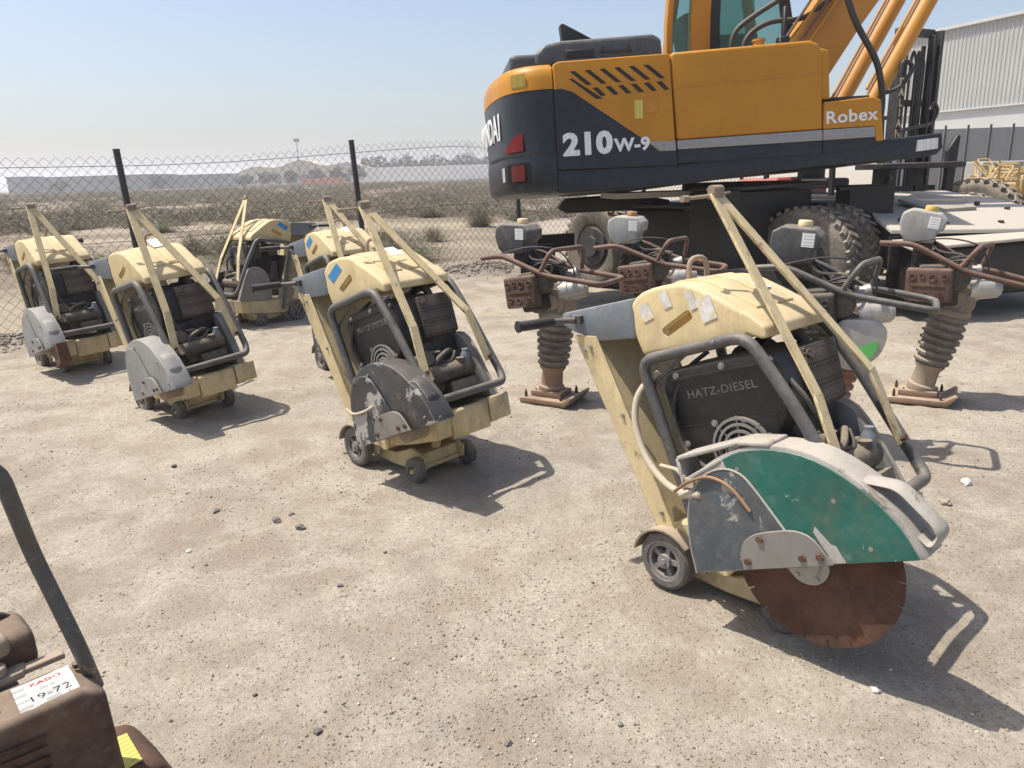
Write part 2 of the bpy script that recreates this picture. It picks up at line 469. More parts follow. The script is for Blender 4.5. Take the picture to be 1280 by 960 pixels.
_cache = {}
def part(key, name, fn, mat, parent, smooth=38, cache=True):
    """a part whose mesh is shared between alike things; the material sits on the object"""
    if not cache or key not in _cache: _cache[key] = fn().mesh(name, mat, smooth)
    o = link(name, _cache[key], parent)
    if o.data.materials[0] is not mat:
        o.material_slots[0].link = 'OBJECT'; o.material_slots[0].material = mat
    return o

# ------------------------------------------------------------------ the ground
def sstep(a, b, x):
    t = np.clip((x - a) / (b - a), 0, 1); return t * t * (3 - 2 * t)
def vnoise(x, y, seed):
    """smooth value noise on arrays"""
    xi = np.floor(x).astype(np.int64); yi = np.floor(y).astype(np.int64); fx = x - xi; fy = y - yi
    fx = fx * fx * (3 - 2 * fx); fy = fy * fy * (3 - 2 * fy)
    def h(a, b):
        k = (a * 374761393 + b * 668265263 + seed * 1442695041) & 0x7fffffff
        k = ((k ^ (k >> 13)) * 1274126177) & 0x7fffffff
        return ((k ^ (k >> 16)) & 0xffff) / 65535.0
    return (h(xi, yi) * (1 - fx) + h(xi + 1, yi) * fx) * (1 - fy) + (h(xi, yi + 1) * (1 - fx) + h(xi + 1, yi + 1) * fx) * fy
def base_h(x, y):
    """slow shape of the ground: a low rise towards the far run of the fence"""
    return .20 * sstep(8.2, 11.2, y) * (1 - sstep(-.6, .6, x))
def ground_h(x, y):
    x = np.asarray(x, float); y = np.asarray(y, float)
    near = 1 - sstep(14, 26, np.hypot(x, y))
    h = np.zeros_like(x + y)
    for (px_, py_, dx_, dy_, w_) in ((-2.2, 2.2, .93, .37, .16), (-2.0, 2.9, .93, .37, .16), (.2, 2.3, .75, .66, .14), (-.9, 5.6, .98, .2, .16), (-.2, 1.6, .85, .53, .15)):
        u_ = (x - px_) * -dy_ + (y - py_) * dx_ + .12 * np.sin(((x - px_) * dx_ + (y - py_) * dy_) * .9); l_ = (x - px_) * dx_ + (y - py_) * dy_
        prof = np.exp(-(u_ / w_) ** 4); br = vnoise(l_ * 1.5, u_ * 3, 77)
        h = h - prof * .007 * br + prof * .006 * np.maximum(0, np.sin(l_ * 48 + np.abs(u_) * 30)) * sstep(.45, .7, br) + np.exp(-((np.abs(u_) - w_ * 1.15) / .04) ** 2) * .008 * br
    h = h + (vnoise(x * 1.3, y * 1.3, 1) - .5) * .022 + (vnoise(x * 4, y * 4, 2) - .5) * .014 + (vnoise(x * 11, y * 11, 3) - .5) * .012
    h = h + np.maximum(0, vnoise(x * 17, y * 17, 5) - .62) * .02 * sstep(.45, .7, vnoise(x * 1.1, y * 1.1, 6))
    d = y - (.786 * x + 11.29)
    berm = np.exp(-((d + .05) / .45) ** 2) * (.05 + .07 * vnoise(x * 3, y * 3, 9)) * (1 - sstep(.2, 1.0, x))
    return base_h(x, y) + near * h + berm
def axis_pts(a, b, step, far, n):
    mid = np.arange(a, b, step)
    g = np.geomspace(step, far, n)
    return np.concatenate([(a - np.cumsum(g * .15))[::-1], mid, b + np.cumsum(g * .15)])
gx = axis_pts(-6.0, 6.0, .032, 2600, 48)
gy = axis_pts(.6, 9.5, .030, 2600, 48)
GX, GY = np.meshgrid(gx, gy)
GZ = ground_h(GX, GY)
nx, ny = len(gx), len(gy)
vs = np.stack([GX.ravel(), GY.ravel(), GZ.ravel()], 1)
ii = (np.arange(ny - 1)[:, None] * nx + np.arange(nx - 1)[None, :]).ravel()
fs = np.stack([ii, ii + 1, ii + nx + 1, ii + nx], 1)
def np_mesh(name, V, F, mat, smooth=True):
    me = bpy.data.meshes.new(name); k = F.shape[1]
    me.vertices.add(len(V)); me.vertices.foreach_set('co', V.astype(np.float32).ravel())
    me.loops.add(F.size); me.loops.foreach_set('vertex_index', F.astype(np.int32).ravel())
    me.polygons.add(len(F)); me.polygons.foreach_set('loop_start', np.arange(0, F.size, k, dtype=np.int32))
    me.update(calc_edges=True); me.validate()
    if smooth: me.shade_smooth()
    me.materials.append(mat); return me
tag(link('ground', np_mesh('ground', vs, fs, M['ground'])), 'dusty sandy gravel yard running out to a flat scrub plain', kind='structure')

# loose gravel: thousands of small stones (stuff) and the larger ones one by one
def ico():
    b = bmesh.new(); bmesh.ops.create_icosphere(b, subdivisions=1, radius=1); b.verts.ensure_lookup_table()
    V = np.array([v.co[:] for v in b.verts]); F = np.array([[v.index for v in f.verts] for f in b.faces]); b.free(); return V, F
IV, IF = ico()
def stones(n, xy, size, mat, name, label, flatten=.65):
    m = len(IV)
    x, y = xy
    sc = size[:, None, None] * (np.array([1, 1, flatten]) * (.7 + .6 * rng.random((n, 1, 3)))) * (.8 + .4 * rng.random((n, m, 1)))
    a = rng.random(n) * 2 * PI; ca, sa = np.cos(a)[:, None], np.sin(a)[:, None]
    P = IV[None] * sc
    X = P[..., 0] * ca - P[..., 1] * sa + x[:, None]; Y = P[..., 0] * sa + P[..., 1] * ca + y[:, None]
    Z = P[..., 2] + (ground_h(x, y) + size * .22)[:, None]
    V = np.stack([X, Y, Z], -1).reshape(-1, 3)
    F = (IF[None] + (np.arange(n) * m)[:, None, None]).reshape(-1, 3)
    return tag(link(name, np_mesh(name, V, F, mat, False)), label, kind='stuff')
def scatter(n, ymax=8.5, clump=True):
    y = 1.1 + (ymax - 1.1) * rng.random(n * 6) ** 1.6; x = (rng.random(n * 6) * 2 - 1) * (.5 + .78 * y)
    ok = y < .786 * x + 11.2
    if clump: ok &= rng.random(n * 6) < (.12 + sstep(.45, .75, vnoise(x * 1.4, y * 1.4, 21)) + .5 * sstep(.6, .8, vnoise(x * 4, y * 4, 22)))
    idx = np.nonzero(ok)[0][:n]; return x[idx], y[idx]
xy = scatter(26000); stones(len(xy[0]), xy, .0015 + .0045 * rng.random(len(xy[0])) ** 3, M['stone'], 'gravel', 'loose beige gravel lying over the yard')
xy = scatter(1500); stones(len(xy[0]), xy, .0015 + .0065 * rng.random(len(xy[0])) ** 3.5, M['stone_dark'], 'dark_gravel', 'dark grey chippings scattered over the yard')
xy = scatter(900); stones(len(xy[0]), xy, .0015 + .005 * rng.random(len(xy[0])) ** 2.5, M['stone_pale'], 'pale_gravel', 'pale chippings scattered over the yard')
t_ = rng.random(5200) * 7.2; fx_ = -5.6 + t_ * .786; fy_ = fx_ * .786 + 11.29 + rng.normal(0, .28, 5200)
stones(5200, (fx_, fy_), .010 + .022 * rng.random(5200) ** 2, M['stone'], 'fence_gravel', 'strip of coarse grey gravel along the foot of the fence')
def rock(x, y, r, mat, label, seed):
    b = bmesh.new(); bmesh.ops.create_icosphere(b, subdivisions=2, radius=1)
    for v in b.verts:
        k = 1 + .55 * noise.noise(v.co * 1.3 + Vector((seed, 0, 0)))
        v.co = Vector((v.co.x * k * 1.15, v.co.y * k * .85, v.co.z * k * .7)) * r
    me = bpy.data.meshes.new('stone'); b.to_mesh(me); b.free(); me.materials.append(mat)
    o = link('stone', me); o.location = (x, y, float(ground_h(x, y)) + r * .32); o.rotation_euler = (0, 0, seed * 1.7)
    return tag(o, label, 'stone', 'larger loose stones on the yard')
for i, (x, y, r, m, l) in enumerate([
    (1.89, 3.08, .024, 'stone', 'fist sized grey stone right of the green floor saw'),
    (2.11, 3.31, .026, 'stone_pale', 'pale white stone inside the looped shadow right of the green saw'),
    (-1.07, 3.14, .022, 'stone_dark', 'dark stone in a cluster of three on the open sand'),
    (-.94, 3.05, .019, 'stone_dark', 'dark stone nearest the camera in a cluster of three on the open sand'),
    (-1.02, 3.20, .013, 'stone_dark', 'small dark stone farthest back in a cluster of three on the open sand'),
    (-.04, 1.72, .012, 'stone_dark', 'dark oblong stone near the bottom edge of the yard'),
    (-1.83, 3.86, .018, 'stone_dark', 'dark stone left of the middle on bare sand'),
    (-.56, 1.77, .012, 'stone_dark', 'small dark stone right of the rusty plate compactor'),
    (-1.36, 2.88, .011, 'stone_pale', 'small pale stone on bare sand beyond the rusty compactor'),
    (-1.38, 3.25, .015, 'stone_dark', 'dark stone alone on pale sand in the left of the yard'),
    (1.02, 1.88, .012, 'stone_pale', 'small pale stone in front of the long shadow of the green saw'),
    (-.66, 2.54, .010, 'stone_dark', 'tiny dark stone in the middle of the sand')]):
    rock(x, y, r, M[m], l, i * 2.31 + .4)

# ------------------------------------------------------------------ the chain-link fence
FD = Vector((.786, .618, 0)).normalized(); FD = Vector((1, .786, 0)).normalized()
F0 = Vector((-4.98, 7.38, 0))
def fpt(t): return F0 + FD * t
fence = empty('chain_link_fence', fpt(0))
tag(fence, 'chain link fence on black posts between the yard and the scrub plain', 'fence')
def fence_mesh(t0, t1, h, a=.052, r=.0027):
    V = []; F = []
    n = int((t1 - t0) / a); K = int(h / a)
    for i in range(n):
        t = t0 + i * a
        pts = []
        for k in range(K + 1):
            s_ = t + (a / 2 if ((k + i) % 2) else -a / 2) * 1.02
            p = fpt(s_); sag = .012 * math.sin(s_ * 1.9) + .006 * math.sin(s_ * 7)
            off = .0025 * (1 if k % 2 else -1) + .02 * math.sin(s_ * 1.1 + k * .05)
            pts.append((p.x - FD.y * off, p.y + FD.x * off, float(base_h(p.x, p.y)) + .03 + k * a + sag))
        b0 = len(V)
        for p in pts:
            for j in range(3):
                an = 2 * PI * j / 3
                V.append((p[0] + FD.x * r * math.cos(an) - FD.y * r * math.sin(an), p[1] + FD.y * r * math.cos(an) + FD.x * r * math.sin(an), p[2]))
        for k in range(K):
            for j in range(3):
                A = b0 + k * 3; F.append((A + j, A + (j + 1) % 3, A + 3 + (j + 1) % 3, A + 3 + j))
    V = np.array(V) - np.array(F0[:])
    return np_mesh('wire_mesh', V, np.array(F), M['wire'], False)
tag(link('wire_mesh', fence_mesh(-2.2, 12.5, 1.74), fence), kind='stuff')
for zz in (1.66, .9):
    b = B(); b.tube([(fpt(t) - F0 + Vector((0, 0, zz + float(base_h(*fpt(t)[:2]))))) for t in np.linspace(-2.2, 12.5, 30)], .0032, 5); b.build('tension_wire', M['wire'], fence)
for t, h, ln in ((-1.4, 1.8, 0), (1.33, 1.82, .06), (3.99, 1.80, .05), (6.53, 1.72, .02), (9.2, 1.72, .0), (11.9, 1.72, .0)):
    p = fpt(t); b = B(); zb = float(base_h(p.x, p.y))
    b.tube([(0, 0, -.2), (-ln * h, ln * .2, h)], .034, 12)
    b.cyl((-ln * h, ln * .2, h), (-ln * h * 1.003, ln * .2, h + .012), .036, 12)
    o = b.build('post', M['post'], fence); o.location = p - F0 + Vector((.04, .05, zb))

# ------------------------------------------------------------------ the plain behind: scrub, far buildings
def bush_mesh(n, h, w, seed, leaf=.03):
    r_ = np.random.default_rng(seed); V = []; F = []
    for i in range(n):
        a = r_.random() * 2 * PI; lean = r_.random() ** .7
        d = np.array([math.cos(a) * lean * w, math.sin(a) * lean * w, h * (1 - .55 * lean ** 2) * (.6 + .5 * r_.random())])
        base = np.array([math.cos(a) * w * .25 * lean, math.sin(a) * w * .25 * lean, 0])
        for k in range(3):
            f = .35 + .65 * r_.random(); c = base + d * f + r_.normal(0, .05, 3) * w
            c[2] = max(c[2], .01)
            e1 = r_.normal(0, 1, 3); e1 /= np.linalg.norm(e1); e2 = r_.normal(0, 1, 3); e2 /= np.linalg.norm(e2)
            s_ = leaf * (.5 + r_.random()); b0 = len(V)
            V += [c - e1 * s_ * 1.8, c + e2 * s_ * .5, c + e1 * s_ * 1.8]; F.append((b0, b0 + 1, b0 + 2))
        b0 = len(V); sd_ = np.array([-math.sin(a), math.cos(a), 0]) * .006
        V += [base - sd_, base + sd_, base + d]; F.append((b0, b0 + 1, b0 + 2))
    return np.array(V), np.array(F)
BV = [bush_mesh(420, .50, .60, 11, .016), bush_mesh(420, .38, .75, 12, .016), bush_mesh(380, .62, .5, 13, .014)]
bm_ = [np_mesh('desert_shrub', v_, f_, M[mm], False) for (v_, f_), mm in zip(BV, ('shrub', 'shrub_g', 'shrub'))]
near_b = []
kk = 0
while len(near_b) < 46:
    y = 11.5 + 20 * rng.random() ** 1.3; x = -.78 * y + .80 * y * rng.random()
    if y < .786 * x + 12.6 or (x > -.4 and y < 13): continue
    if vnoise(np.array(x * .22), np.array(y * .22), 31) < .35: continue
    near_b.append((x, y))
    k = rng.integers(0, 3); o = link('desert_shrub', bm_[k]); s_ = .55 + .6 * rng.random()
    o.location = (x, y, float(ground_h(x, y)) - .01); o.rotation_euler = (0, 0, rng.random() * 6.3); o.scale = (s_ * 1.2, s_ * 1.2, s_ * .9)
    tag(o, 'low dry desert shrub growing on the plain behind the chain link fence', 'shrub', 'desert shrubs just beyond the fence')
sv_ = [bush_mesh(52, .38, .85, 40 + i, .034) for i in range(4)]
V = []; F = []; nv = 0; cnt = 0
while cnt < 3000:
    y = 16 + 150 * rng.random() ** 1.5; x = -.82 * y + .95 * y * rng.random()
    if x > .12 * y - 1: continue
    if vnoise(np.array(x * .10), np.array(y * .22), 33) + .4 * (vnoise(np.array(x * .4), np.array(y * .7), 34) - .5) < .44: continue
    a, f_ = sv_[rng.integers(0, 4)]; s_ = (.5 + .8 * rng.random()) * (1 + y / 120); an = rng.random() * 6.3
    R_ = np.array([[math.cos(an), -math.sin(an), 0], [math.sin(an), math.cos(an), 0], [0, 0, .8]]) * s_
    V.append(a @ R_.T + np.array([x, y, float(ground_h(x, y))])); F.append(f_ + nv); nv += len(a); cnt += 1
tag(link('desert_scrub', np_mesh('desert_scrub', np.concatenate(V), np.concatenate(F), M['shrub'], False)), 'brown scrub covering the plain out to the far buildings', kind='stuff')

def house(name, x0, x1, y, d, h, mat, label, cat='building', wins=(), roof=None, wm='far_tan_d'):
    e = empty(name, ((x0 + x1) / 2, y, 0)); tag(e, label, cat); w = x1 - x0
    B().box((0, d / 2, h / 2), (w, d, h)).build('wall', M[mat], e, 0)
    if roof: roof(e, w, d, h)
    for (a, z0, ww, hh) in wins:
        B().box((a, -.06, z0 + hh / 2), (ww, .2, hh)).build('window', M[wm], e, 0)
    return e
def parapet(e, w, d, h):
    B().box((0, d / 2, h + .15), (w + .6, d + .6, .3)).build('roof', M['far_blue'], e, 0)
house('warehouse', -146, -112, 250, 20, 4.6, 'far_blue', 'long low grey warehouse far off beyond the fence on the left', wins=[(-14 + i * 4, 2.6, 2.2, 1) for i in range(8)], roof=parapet)
house('block_building', -157, -151.5, 250, 10, 5.0, 'far_blue', 'small square grey block at the far left of the plain', wins=[(-1.3, 2.4, 1, 1), (1.3, 2.4, 1, 1)], roof=parapet)
house('shed_row', -110, -92, 262, 14, 4.2, 'far_blue', 'pale low shed row between the long warehouse and the tan hall', wins=[(-6 + i * 4, 1.6, 1.6, 1.6) for i in range(4)], roof=parapet)
def mound(e, w, d, h):
    poly = [(-w / 2 - .3, h)] + [(-w / 2 + w * t, h + 3.6 * math.sin(PI * min(1, max(0, t))) ** .6 * (.75 + .25 * math.sin(t * 17))) for t in np.linspace(.01, .99, 26)] + [(w / 2 + .3, h)]
    B().prism(poly, 0, d).build('roof', M['far_tan'], e, 20)
house('tan_hall', -85, -41.5, 252, 22, 4.2, 'far_tan', 'wide tan hall with a humped roof beyond the scrub', wins=[(-18 + i * 4.4, .9, 2.2, 2.4) for i in range(9)], roof=mound)
wl = empty('boundary_wall', (-22, 235, 0)); tag(wl, 'long white boundary wall on the horizon between the tan hall and the excavator', 'wall')
for i in range(12):
    B().box((-20 + i * 5.0, 0, 2.3), (4.96, .4, 4.6)).build('panel', M['far_white'], wl, 0)
br = empty('plastic_barrier', (-52, 225, 0)); tag(br, 'row of orange barriers in front of the tan hall', 'barrier')
for i in range(7):
    B().box((-5 + i * 1.75, 0, 1.1), (1.6, .8, 2.0)).build('barrier_block', M['far_orange'], br, 0)
def far_tree(x, y, h, w, seed, label, group):
    e = empty('far_tree', (x, y, 0)); tag(e, label, 'tree', group)
    B().tube([(0, 0, 0), (.1, 0, h * .5)], .14, 6).build('trunk', M['rust_dark'], e)
    r_ = np.random.default_rng(seed); n = 260; P = r_.normal(0, 1, (n, 3)); P /= np.linalg.norm(P, axis=1)[:, None]; P *= (r_.random(n) ** .4)[:, None]
    P = P * np.array([w, w, h * .36]) + np.array([0, 0, h * .62]); P[:, 0] += .5 * np.sin(P[:, 2] * 3)
    E_ = r_.normal(0, .42, (n, 3, 3)); link('crown', np_mesh('crown', (P[:, None] + E_).reshape(-1, 3), np.arange(n * 3).reshape(-1, 3), M['tree'], False), e)
ORD = 'first second third fourth fifth sixth seventh eighth ninth tenth eleventh twelfth thirteenth fourteenth fifteenth sixteenth'.split()
for i, (x, h, w) in enumerate(sorted(((-74, 3.4, 1.9), (-67.5, 4.2, 2.8), (-61, 4.2, 1.8), (-54, 4.6, 2.2), (-48.6, 5, 1.9), (-42.5, 5.3, 2.0), (-98, 3.6, 2.0), (-125, 3.2, 2.2)))):
    far_tree(x, 222 + i, h, w, 60 + i, ORD[i] + ' small dark tree from the left, far off in front of the buildings', 'trees on the far plain')
for i in range(16):
    far_tree(-46 + i * 3.4, 262 + (i % 3) * 4, 8.2 + 1.2 * math.sin(i * 2.1), 2.9, 90 + i, ORD[i] + ' dark tree from the left showing above the long white wall', 'trees behind the white wall')
lm = empty('light_mast', (-64.8, 250, 0)); tag(lm, 'thin floodlight mast rising above the tan hall', 'light mast')
B().tube([(0, 0, 0), (0, 0, 13.4)], .16, 8, rr=[.22, .12]).build('mast', M['far_blue'], lm)
B().box((0, 0, 13.6), (1.7, .5, 1.0)).build('floodlight', M['far_blue'], lm)
py = empty('pylon', (-18.3, 400, 0)); tag(py, 'faint lattice pylon on the horizon left of the excavator', 'pylon')
b = B()
for sx_ in (-1, 1):
    for sy_ in (-1, 1): b.bar((sx_ * 2.2, sy_ * 2.2, 0), (sx_ * .3, sy_ * .3, 17), .16, .16)
for k in range(7):
    z_ = 2 + k * 2.2; w_ = 2.2 * (1 - z_ / 19.5)
    b.bar((-w_, -w_, z_), (w_ * .9, -w_ * .9, z_ + 2), .1, .1); b.bar((w_, -w_, z_), (-w_ * .9, -w_ * .9, z_ + 2), .1, .1)
for z_, w_ in ((12, 4), (14.2, 3.4), (16.3, 2.6)): b.bar((-w_, 0, z_), (w_, 0, z_), .16, .16)
b.build('lattice', M['far_blue'], py, 0)

# ------------------------------------------------------------------ the floor saws
GA = rad(19)
GM = T(.304, 0, .177) @ RY(-GA)               # frame of the tilted blade guard: u forward, w up
SIDES = (-1, 1)
def crv(P, n=3, ends=True):
    """open outline smoothed through its points"""
    P = [Vector((a, b)) for a, b in P]; out = []
    for i in range(len(P) - 1):
        p0 = P[i - 1] if i else P[0] * 2 - P[1]; p1, p2 = P[i], P[i + 1]; p3 = P[i + 2] if i + 2 < len(P) else P[-1] * 2 - P[-2]
        for k in range(n):
            t = k / n
            out.append(((p1 * 2 + (p2 - p0) * t + (p0 * 2 - p1 * 5 + p2 * 4 - p3) * t * t + (p1 * 3 - p0 - p2 * 3 + p3) * t ** 3) * .5)[:])
    return out + [P[-1][:]]
def arc(cx, cz, r, a0, a1, n): return [(cx + r * math.cos(rad(a0 + (a1 - a0) * i / n)), cz + r * math.sin(rad(a0 + (a1 - a0) * i / n))) for i in range(n + 1)]
def smooth_poly(P, r=.03, seg=4):
    return [(p.x, p.y) for p in fillet([(x, y, 0) for x, y in P], r, seg, closed=True)]
def wheel_tyre(r, w, ri):
    b = B(); b.lathe([(ri, -w / 2), (r - .012, -w / 2), (r, -w / 2 + .01), (r, w / 2 - .01), (r - .012, w / 2), (ri, w / 2)], 30, close=True); b.xf(RX(PI / 2)); return b
def wheel_rim(ri, w, spokes):
    b = B(); b.lathe([(ri * .8, -w * .4), (ri * 1.02, -w * .42), (ri * 1.02, w * .42), (ri * .8, w * .4)], 26, close=True)
    b.lathe([(ri * .36, -w * .5), (ri * .36, w * .5)], 16); b.lathe([(ri * .16, -w * .62), (ri * .16, w * .62)], 6)
    for k in range(spokes):
        st = b._mark(); b.box((ri * .6, 0, 0), (ri * .62, ri * .26, w * .5)); b.xf(RZ(2 * PI * k / spokes), st)
    b.xf(RX(PI / 2)); return b
TANK = crv([(-.005, .845), (-.045, .93), (-.058, .985), (-.045, 1.03), (.0, 1.068), (.08, 1.09), (.16, 1.098), (.24, 1.082), (.41, 1.003), (.46, .972)], 2) + [(.462, .952), (.41, .934), (.2, .888)]
def tank_b():
    b = B(); b.prism(TANK, -.195, .195); b.bevel(.016, 3, 50); return b
def tank_top_b():
    b = B(); P = [(.03, 1.07), (.09, 1.0985), (.16, 1.107), (.24, 1.091), (.395, 1.020), (.39, 1.0), (.1, 1.0)]
    b.prism(P, -.115, -.02); b.prism(P, .01, .115); b.bevel(.006, 2, 50); return b
def lip_b():
    b = B(); b.prism([(.385, 1.015), (.42, 1.001), (.468, .968), (.474, .936), (.458, .930), (.40, .945)], -.199, .199); b.bevel(.012, 3); return b
def column_b():
    b = B()
    b.prism([(-.235, .90), (-.222, .90), (.115, .22), (.10, .22)], -.195, .195)
    return b
def flange_b(s):
    b = B(); y0, y1 = (-.205, -.196) if s < 0 else (.196, .205)
    b.prism([(-.325, .905), (-.215, .905), (.118, .22), (.045, .20)], y0, y1); b.bevel(.002, 1); return b
def bolt_b(pts, r=.008, y=-.207):
    b = B()
    for x, z in pts: b.cyl((x, y, z), (x, y - .007, z), r, 6)
    return b
def console_b():
    b = B(); b.prism([(-.40, .945), (-.385, .985), (-.05, 1.045), (-.035, 1.0), (-.03, .905), (-.20, .885), (-.33, .915)], -.20, .20); b.bevel(.012, 2, 30); return b
def roll_b():
    b = B(); y = .232
    half = [(.255, -y, .17), (.205, -y, .33), (.015, -y, .835), (.425, -y, .945), (.565, -y, .765), (.755, -y, .475)]
    full = half + [(.79, -y * .9, .44)] + [(p[0], -p[1], p[2]) for p in ([(.79, -y * .9, .44)] + half[::-1])]
    pts = fillet(full, .06, 5)
    b.tube(pts, .0195, 12); return b
APY = -.095
APX = .24
def bars_b(s, dz):
    b = B(); ap = Vector((APX, APY + s * .010, 1.33 + dz)); e = Vector((.715, s * .20, .545)); k = Vector((.632, .165, .785)) if s > 0 else Vector((.622, -.17, .765))
    n_ = Vector((.83, 0, .56))
    b.bar(ap, k, .044, .010, n_); b.bar(k - (e - k) * .03, e, .044, .010, n_); b.bevel(.0015, 1); return b
def clamp_b(dz):
    z = 1.33 + dz; b = B(); b.box((.205, 0, z + .0), (.03, .05, .03)); b.bevel(.005, 2)
    b.cyl((.205, -.026, z + .014), (.205, .03, z + .014), .015, 12)
    b.tube([(.205, .05, z), (.20, -.02, z - .004), (.17, -.12, z - .008)], .006, 8); b.cyl((.172, -.105, z - .008), (.168, -.13, z - .008), .011, 10)
    b.tube([(.21, .03, z), (.20, .09, z + .004)], .004, 8); b.xf(T(APX - .205, APY, 0)); return b
def hook_b():
    b = B(); b.tube([(.04, .03, 1.05), (.04, .03, 1.165), (.06, .11, 1.165), (.06, .11, 1.05)], .010, 10, fil=.04); return b
def handle_b():
    b = B(); b.tube([(-.30, -.22, .965), (-.345, -.27, .965), (-.36, -.30, .965)], .012, 10, fil=.03); b.tube([(-.30, .22, .965), (-.345, .27, .965), (-.36, .30, .965)], .012, 10, fil=.03)
    b.box((-.30, 0, .965), (.05, .44, .03)); return b
def grip_b(s):
    b = B(); b.cyl((-.352, s * .285, .965), (-.385, s * .425, .965), .019, 14); b.cyl((-.385, s * .425, .965), (-.387, s * .433, .965), .022, 14); return b
CHP = [(-.03, .14), (.02, .235), (.30, .285), (.74, .362), (.755, .242), (.56, .19), (.25, .125)]
FX = T(-.19, 0, -.043)
def chassis_b():
    b = B(); b.prism(CHP, -.195, .195); b.bevel(.006, 1); return b
def front_b():
    b = B()
    b.prism([(.94, .41), (.957, .40), (.967, .275), (.953, .27)], -.12, .115); b.bevel(.003, 1); b.xf(FX); return b
def endpl_b(s):
    b = B(); y0, y1 = (.125, .262) if s > 0 else (-.215, -.128)
    b.prism([(.938, .415), (.953, .412), (.965, .30), (.95, .29)], y0, y1); b.bevel(.003, 1); b.xf(FX); return b
def fender_b(s):
    b = B(); P = arc(.085, .10, .135, 165, 40, 8) + arc(.085, .10, .128, 40, 165, 8)
    y0, y1 = (-.25, -.175) if s < 0 else (.175, .25)
    b.prism(P, y0, y1)
    b.prism([(.03, .04), (.0, .14), (.06, .25), (.20, .25), (.26, .16), (.22, .08)], *((-.185, -.168) if s < 0 else (.168, .185))); return b
def swing_b():
    b = B()
    for s in SIDES:
        b.prism([(.05, .125), (.30, .12), (.44, .165), (.54, .125), (.53, .06), (.45, .045), (.28, .05), (.06, .075)], *(sorted((s * .135, s * .115))))
    b.box((.46, 0, .10), (.08, .24, .07)); b.cyl((.502, -.2, .067), (.502, .2, .067), .014, 10)
    b.box((.25, 0, .10), (.3, .22, .03)); b.bevel(.004, 1); b.cyl((.30, -.2, .20), (.30, -.13, .20), .05, 18); b.tube([(.45, 0, .1), (.52, 0, .28)], .025, 10); return b
def engine_b():
    b = B(); b.box((.36, .02, .60), (.34, .30, .22), RY(-GA * .7)); b.bevel(.03, 2); b.box((.40, .0, .45), (.40, .30, .2), RY(-GA * .7)); b.bevel(.012, 2)
    for k in range(7): b.box((.30 + k * .03, .175, .63 + k * .008), (.008, .05, .14), RY(-GA * .7))
    return b
def shroud_b():
    b = B(); P = smooth_poly([(.055, .725), (.075, .795), (.43, .895), (.50, .85), (.535, .70), (.50, .60), (.40, .525), (.19, .50), (.13, .545)], .03, 3)
    b.prism(P, -.175, .03); b.bevel(.02, 3, 50)
    b.bar((.10, -.178, .762), (.485, -.178, .862), .008, .012, (0, 1, 0)); b.bar((.13, -.176, .60), (.50, -.176, .70), .004, .004, (0, 1, 0)); return b
def fan_ring_b():
    b = B(); m = T(.375, -.182, .565) @ RX(PI / 2)
    for r0 in (.04, .062, .084, .104): b.lathe([(r0 - .006, -.006), (r0 + .003, -.006), (r0 + .003, .008), (r0 - .006, .008)], 32, m, True)
    for k in range(8):
        st = b._mark(); b.box((.07, 0, 0), (.08, .006, .008)); b.xf(m @ RZ(k * PI / 4 + .2), st)
    b.lathe([(.03, -.01), (.03, .012)], 20, m); return b
def fan_back_b():
    b = B(); b.lathe([(.108, -.03), (.108, -.004), (.104, -.004), (.104, -.03)], 32, T(.375, -.18, .565) @ RX(PI / 2)); return b
def muffler_b():
    b = B(); b.box((.475, .10, .755), (.16, .23, .20), RY(-GA * .6)); b.bevel(.03, 3); b.xf(T(-.045, -.045, .018)); return b
def mufcap_b():
    b = B(); b.prism([(.578, .66), (.602, .68), (.56, .87), (.53, .86)], -.0, .205); b.bevel(.006, 2)
    b.box((.475, -.022, .755), (.13, .010, .165), RY(-GA * .6)); b.cyl((.53, .03, .83), (.58, .01, .85), .016, 12); b.xf(T(-.045, -.045, .018)); return b
def gear_b():
    b = B(); b.box((.55, .02, .47), (.2, .26, .15), RY(-GA)); b.bevel(.02, 2); b.cyl((.64, -.13, .52), (.64, .13, .52), .05, 18); b.cyl((.58, -.03, .52), (.58, -.03, .62), .03, 14)
    b.tube([(.62, -.1, .5), (.66, -.08, .60), (.6, .05, .62), (.56, .12, .55)], .012, 8, fil=.04); b.box((.70, .03, .44), (.08, .16, .08), RY(-GA)); b.cyl((.66, .06, .5), (.66, .06, .58), .022, 12)
    for k in range(5): b.box((.50 + .02 * k, -.05, .56 + .006 * k), (.007, .12, .05), RY(-GA))
    return b
def filter_b():
    b = B(); b.cyl((.24, .06, .80), (.24, .19, .80), .06, 22); b.cyl((.24, .185, .80), (.24, .20, .80), .065, 22); return b
def belt_b():
    b = B(); P = crv([(.36, .30), (.355, .44), (.37, .56), (.42, .635), (.50, .668), (.575, .645), (.655, .53), (.75, .36)], 2)
    b.prism(P, .165, .215); b.bevel(.008, 2); return b
def belt_rim_b():
    b = B(); P = crv([(.36, .30), (.355, .44), (.37, .56), (.42, .635), (.50, .668), (.575, .645), (.655, .53), (.75, .36)], 2)
    b.tube([(x, .207, z) for x, z in P], .006, 6); return b
GUARD = crv([(0, 0), (.012, .11), (.045, .225), (.10, .305), (.19, .35), (.30, .37), (.42, .355), (.53, .305), (.63, .21), (.70, .10), (.73, 0)])
def guard_b(k=1.0):
    b = B(); b.prism([(u * k, w * (1 if k == 1 else .97)) for u, w in GUARD], -.342, -.225); b.bevel(.008, 2, 40); b.xf(GM); return b
def gplate_b(P, y0, y1, bev=.0015):
    b = B(); b.prism(P, y0, y1); b.bevel(bev, 1); b.xf(GM); return b
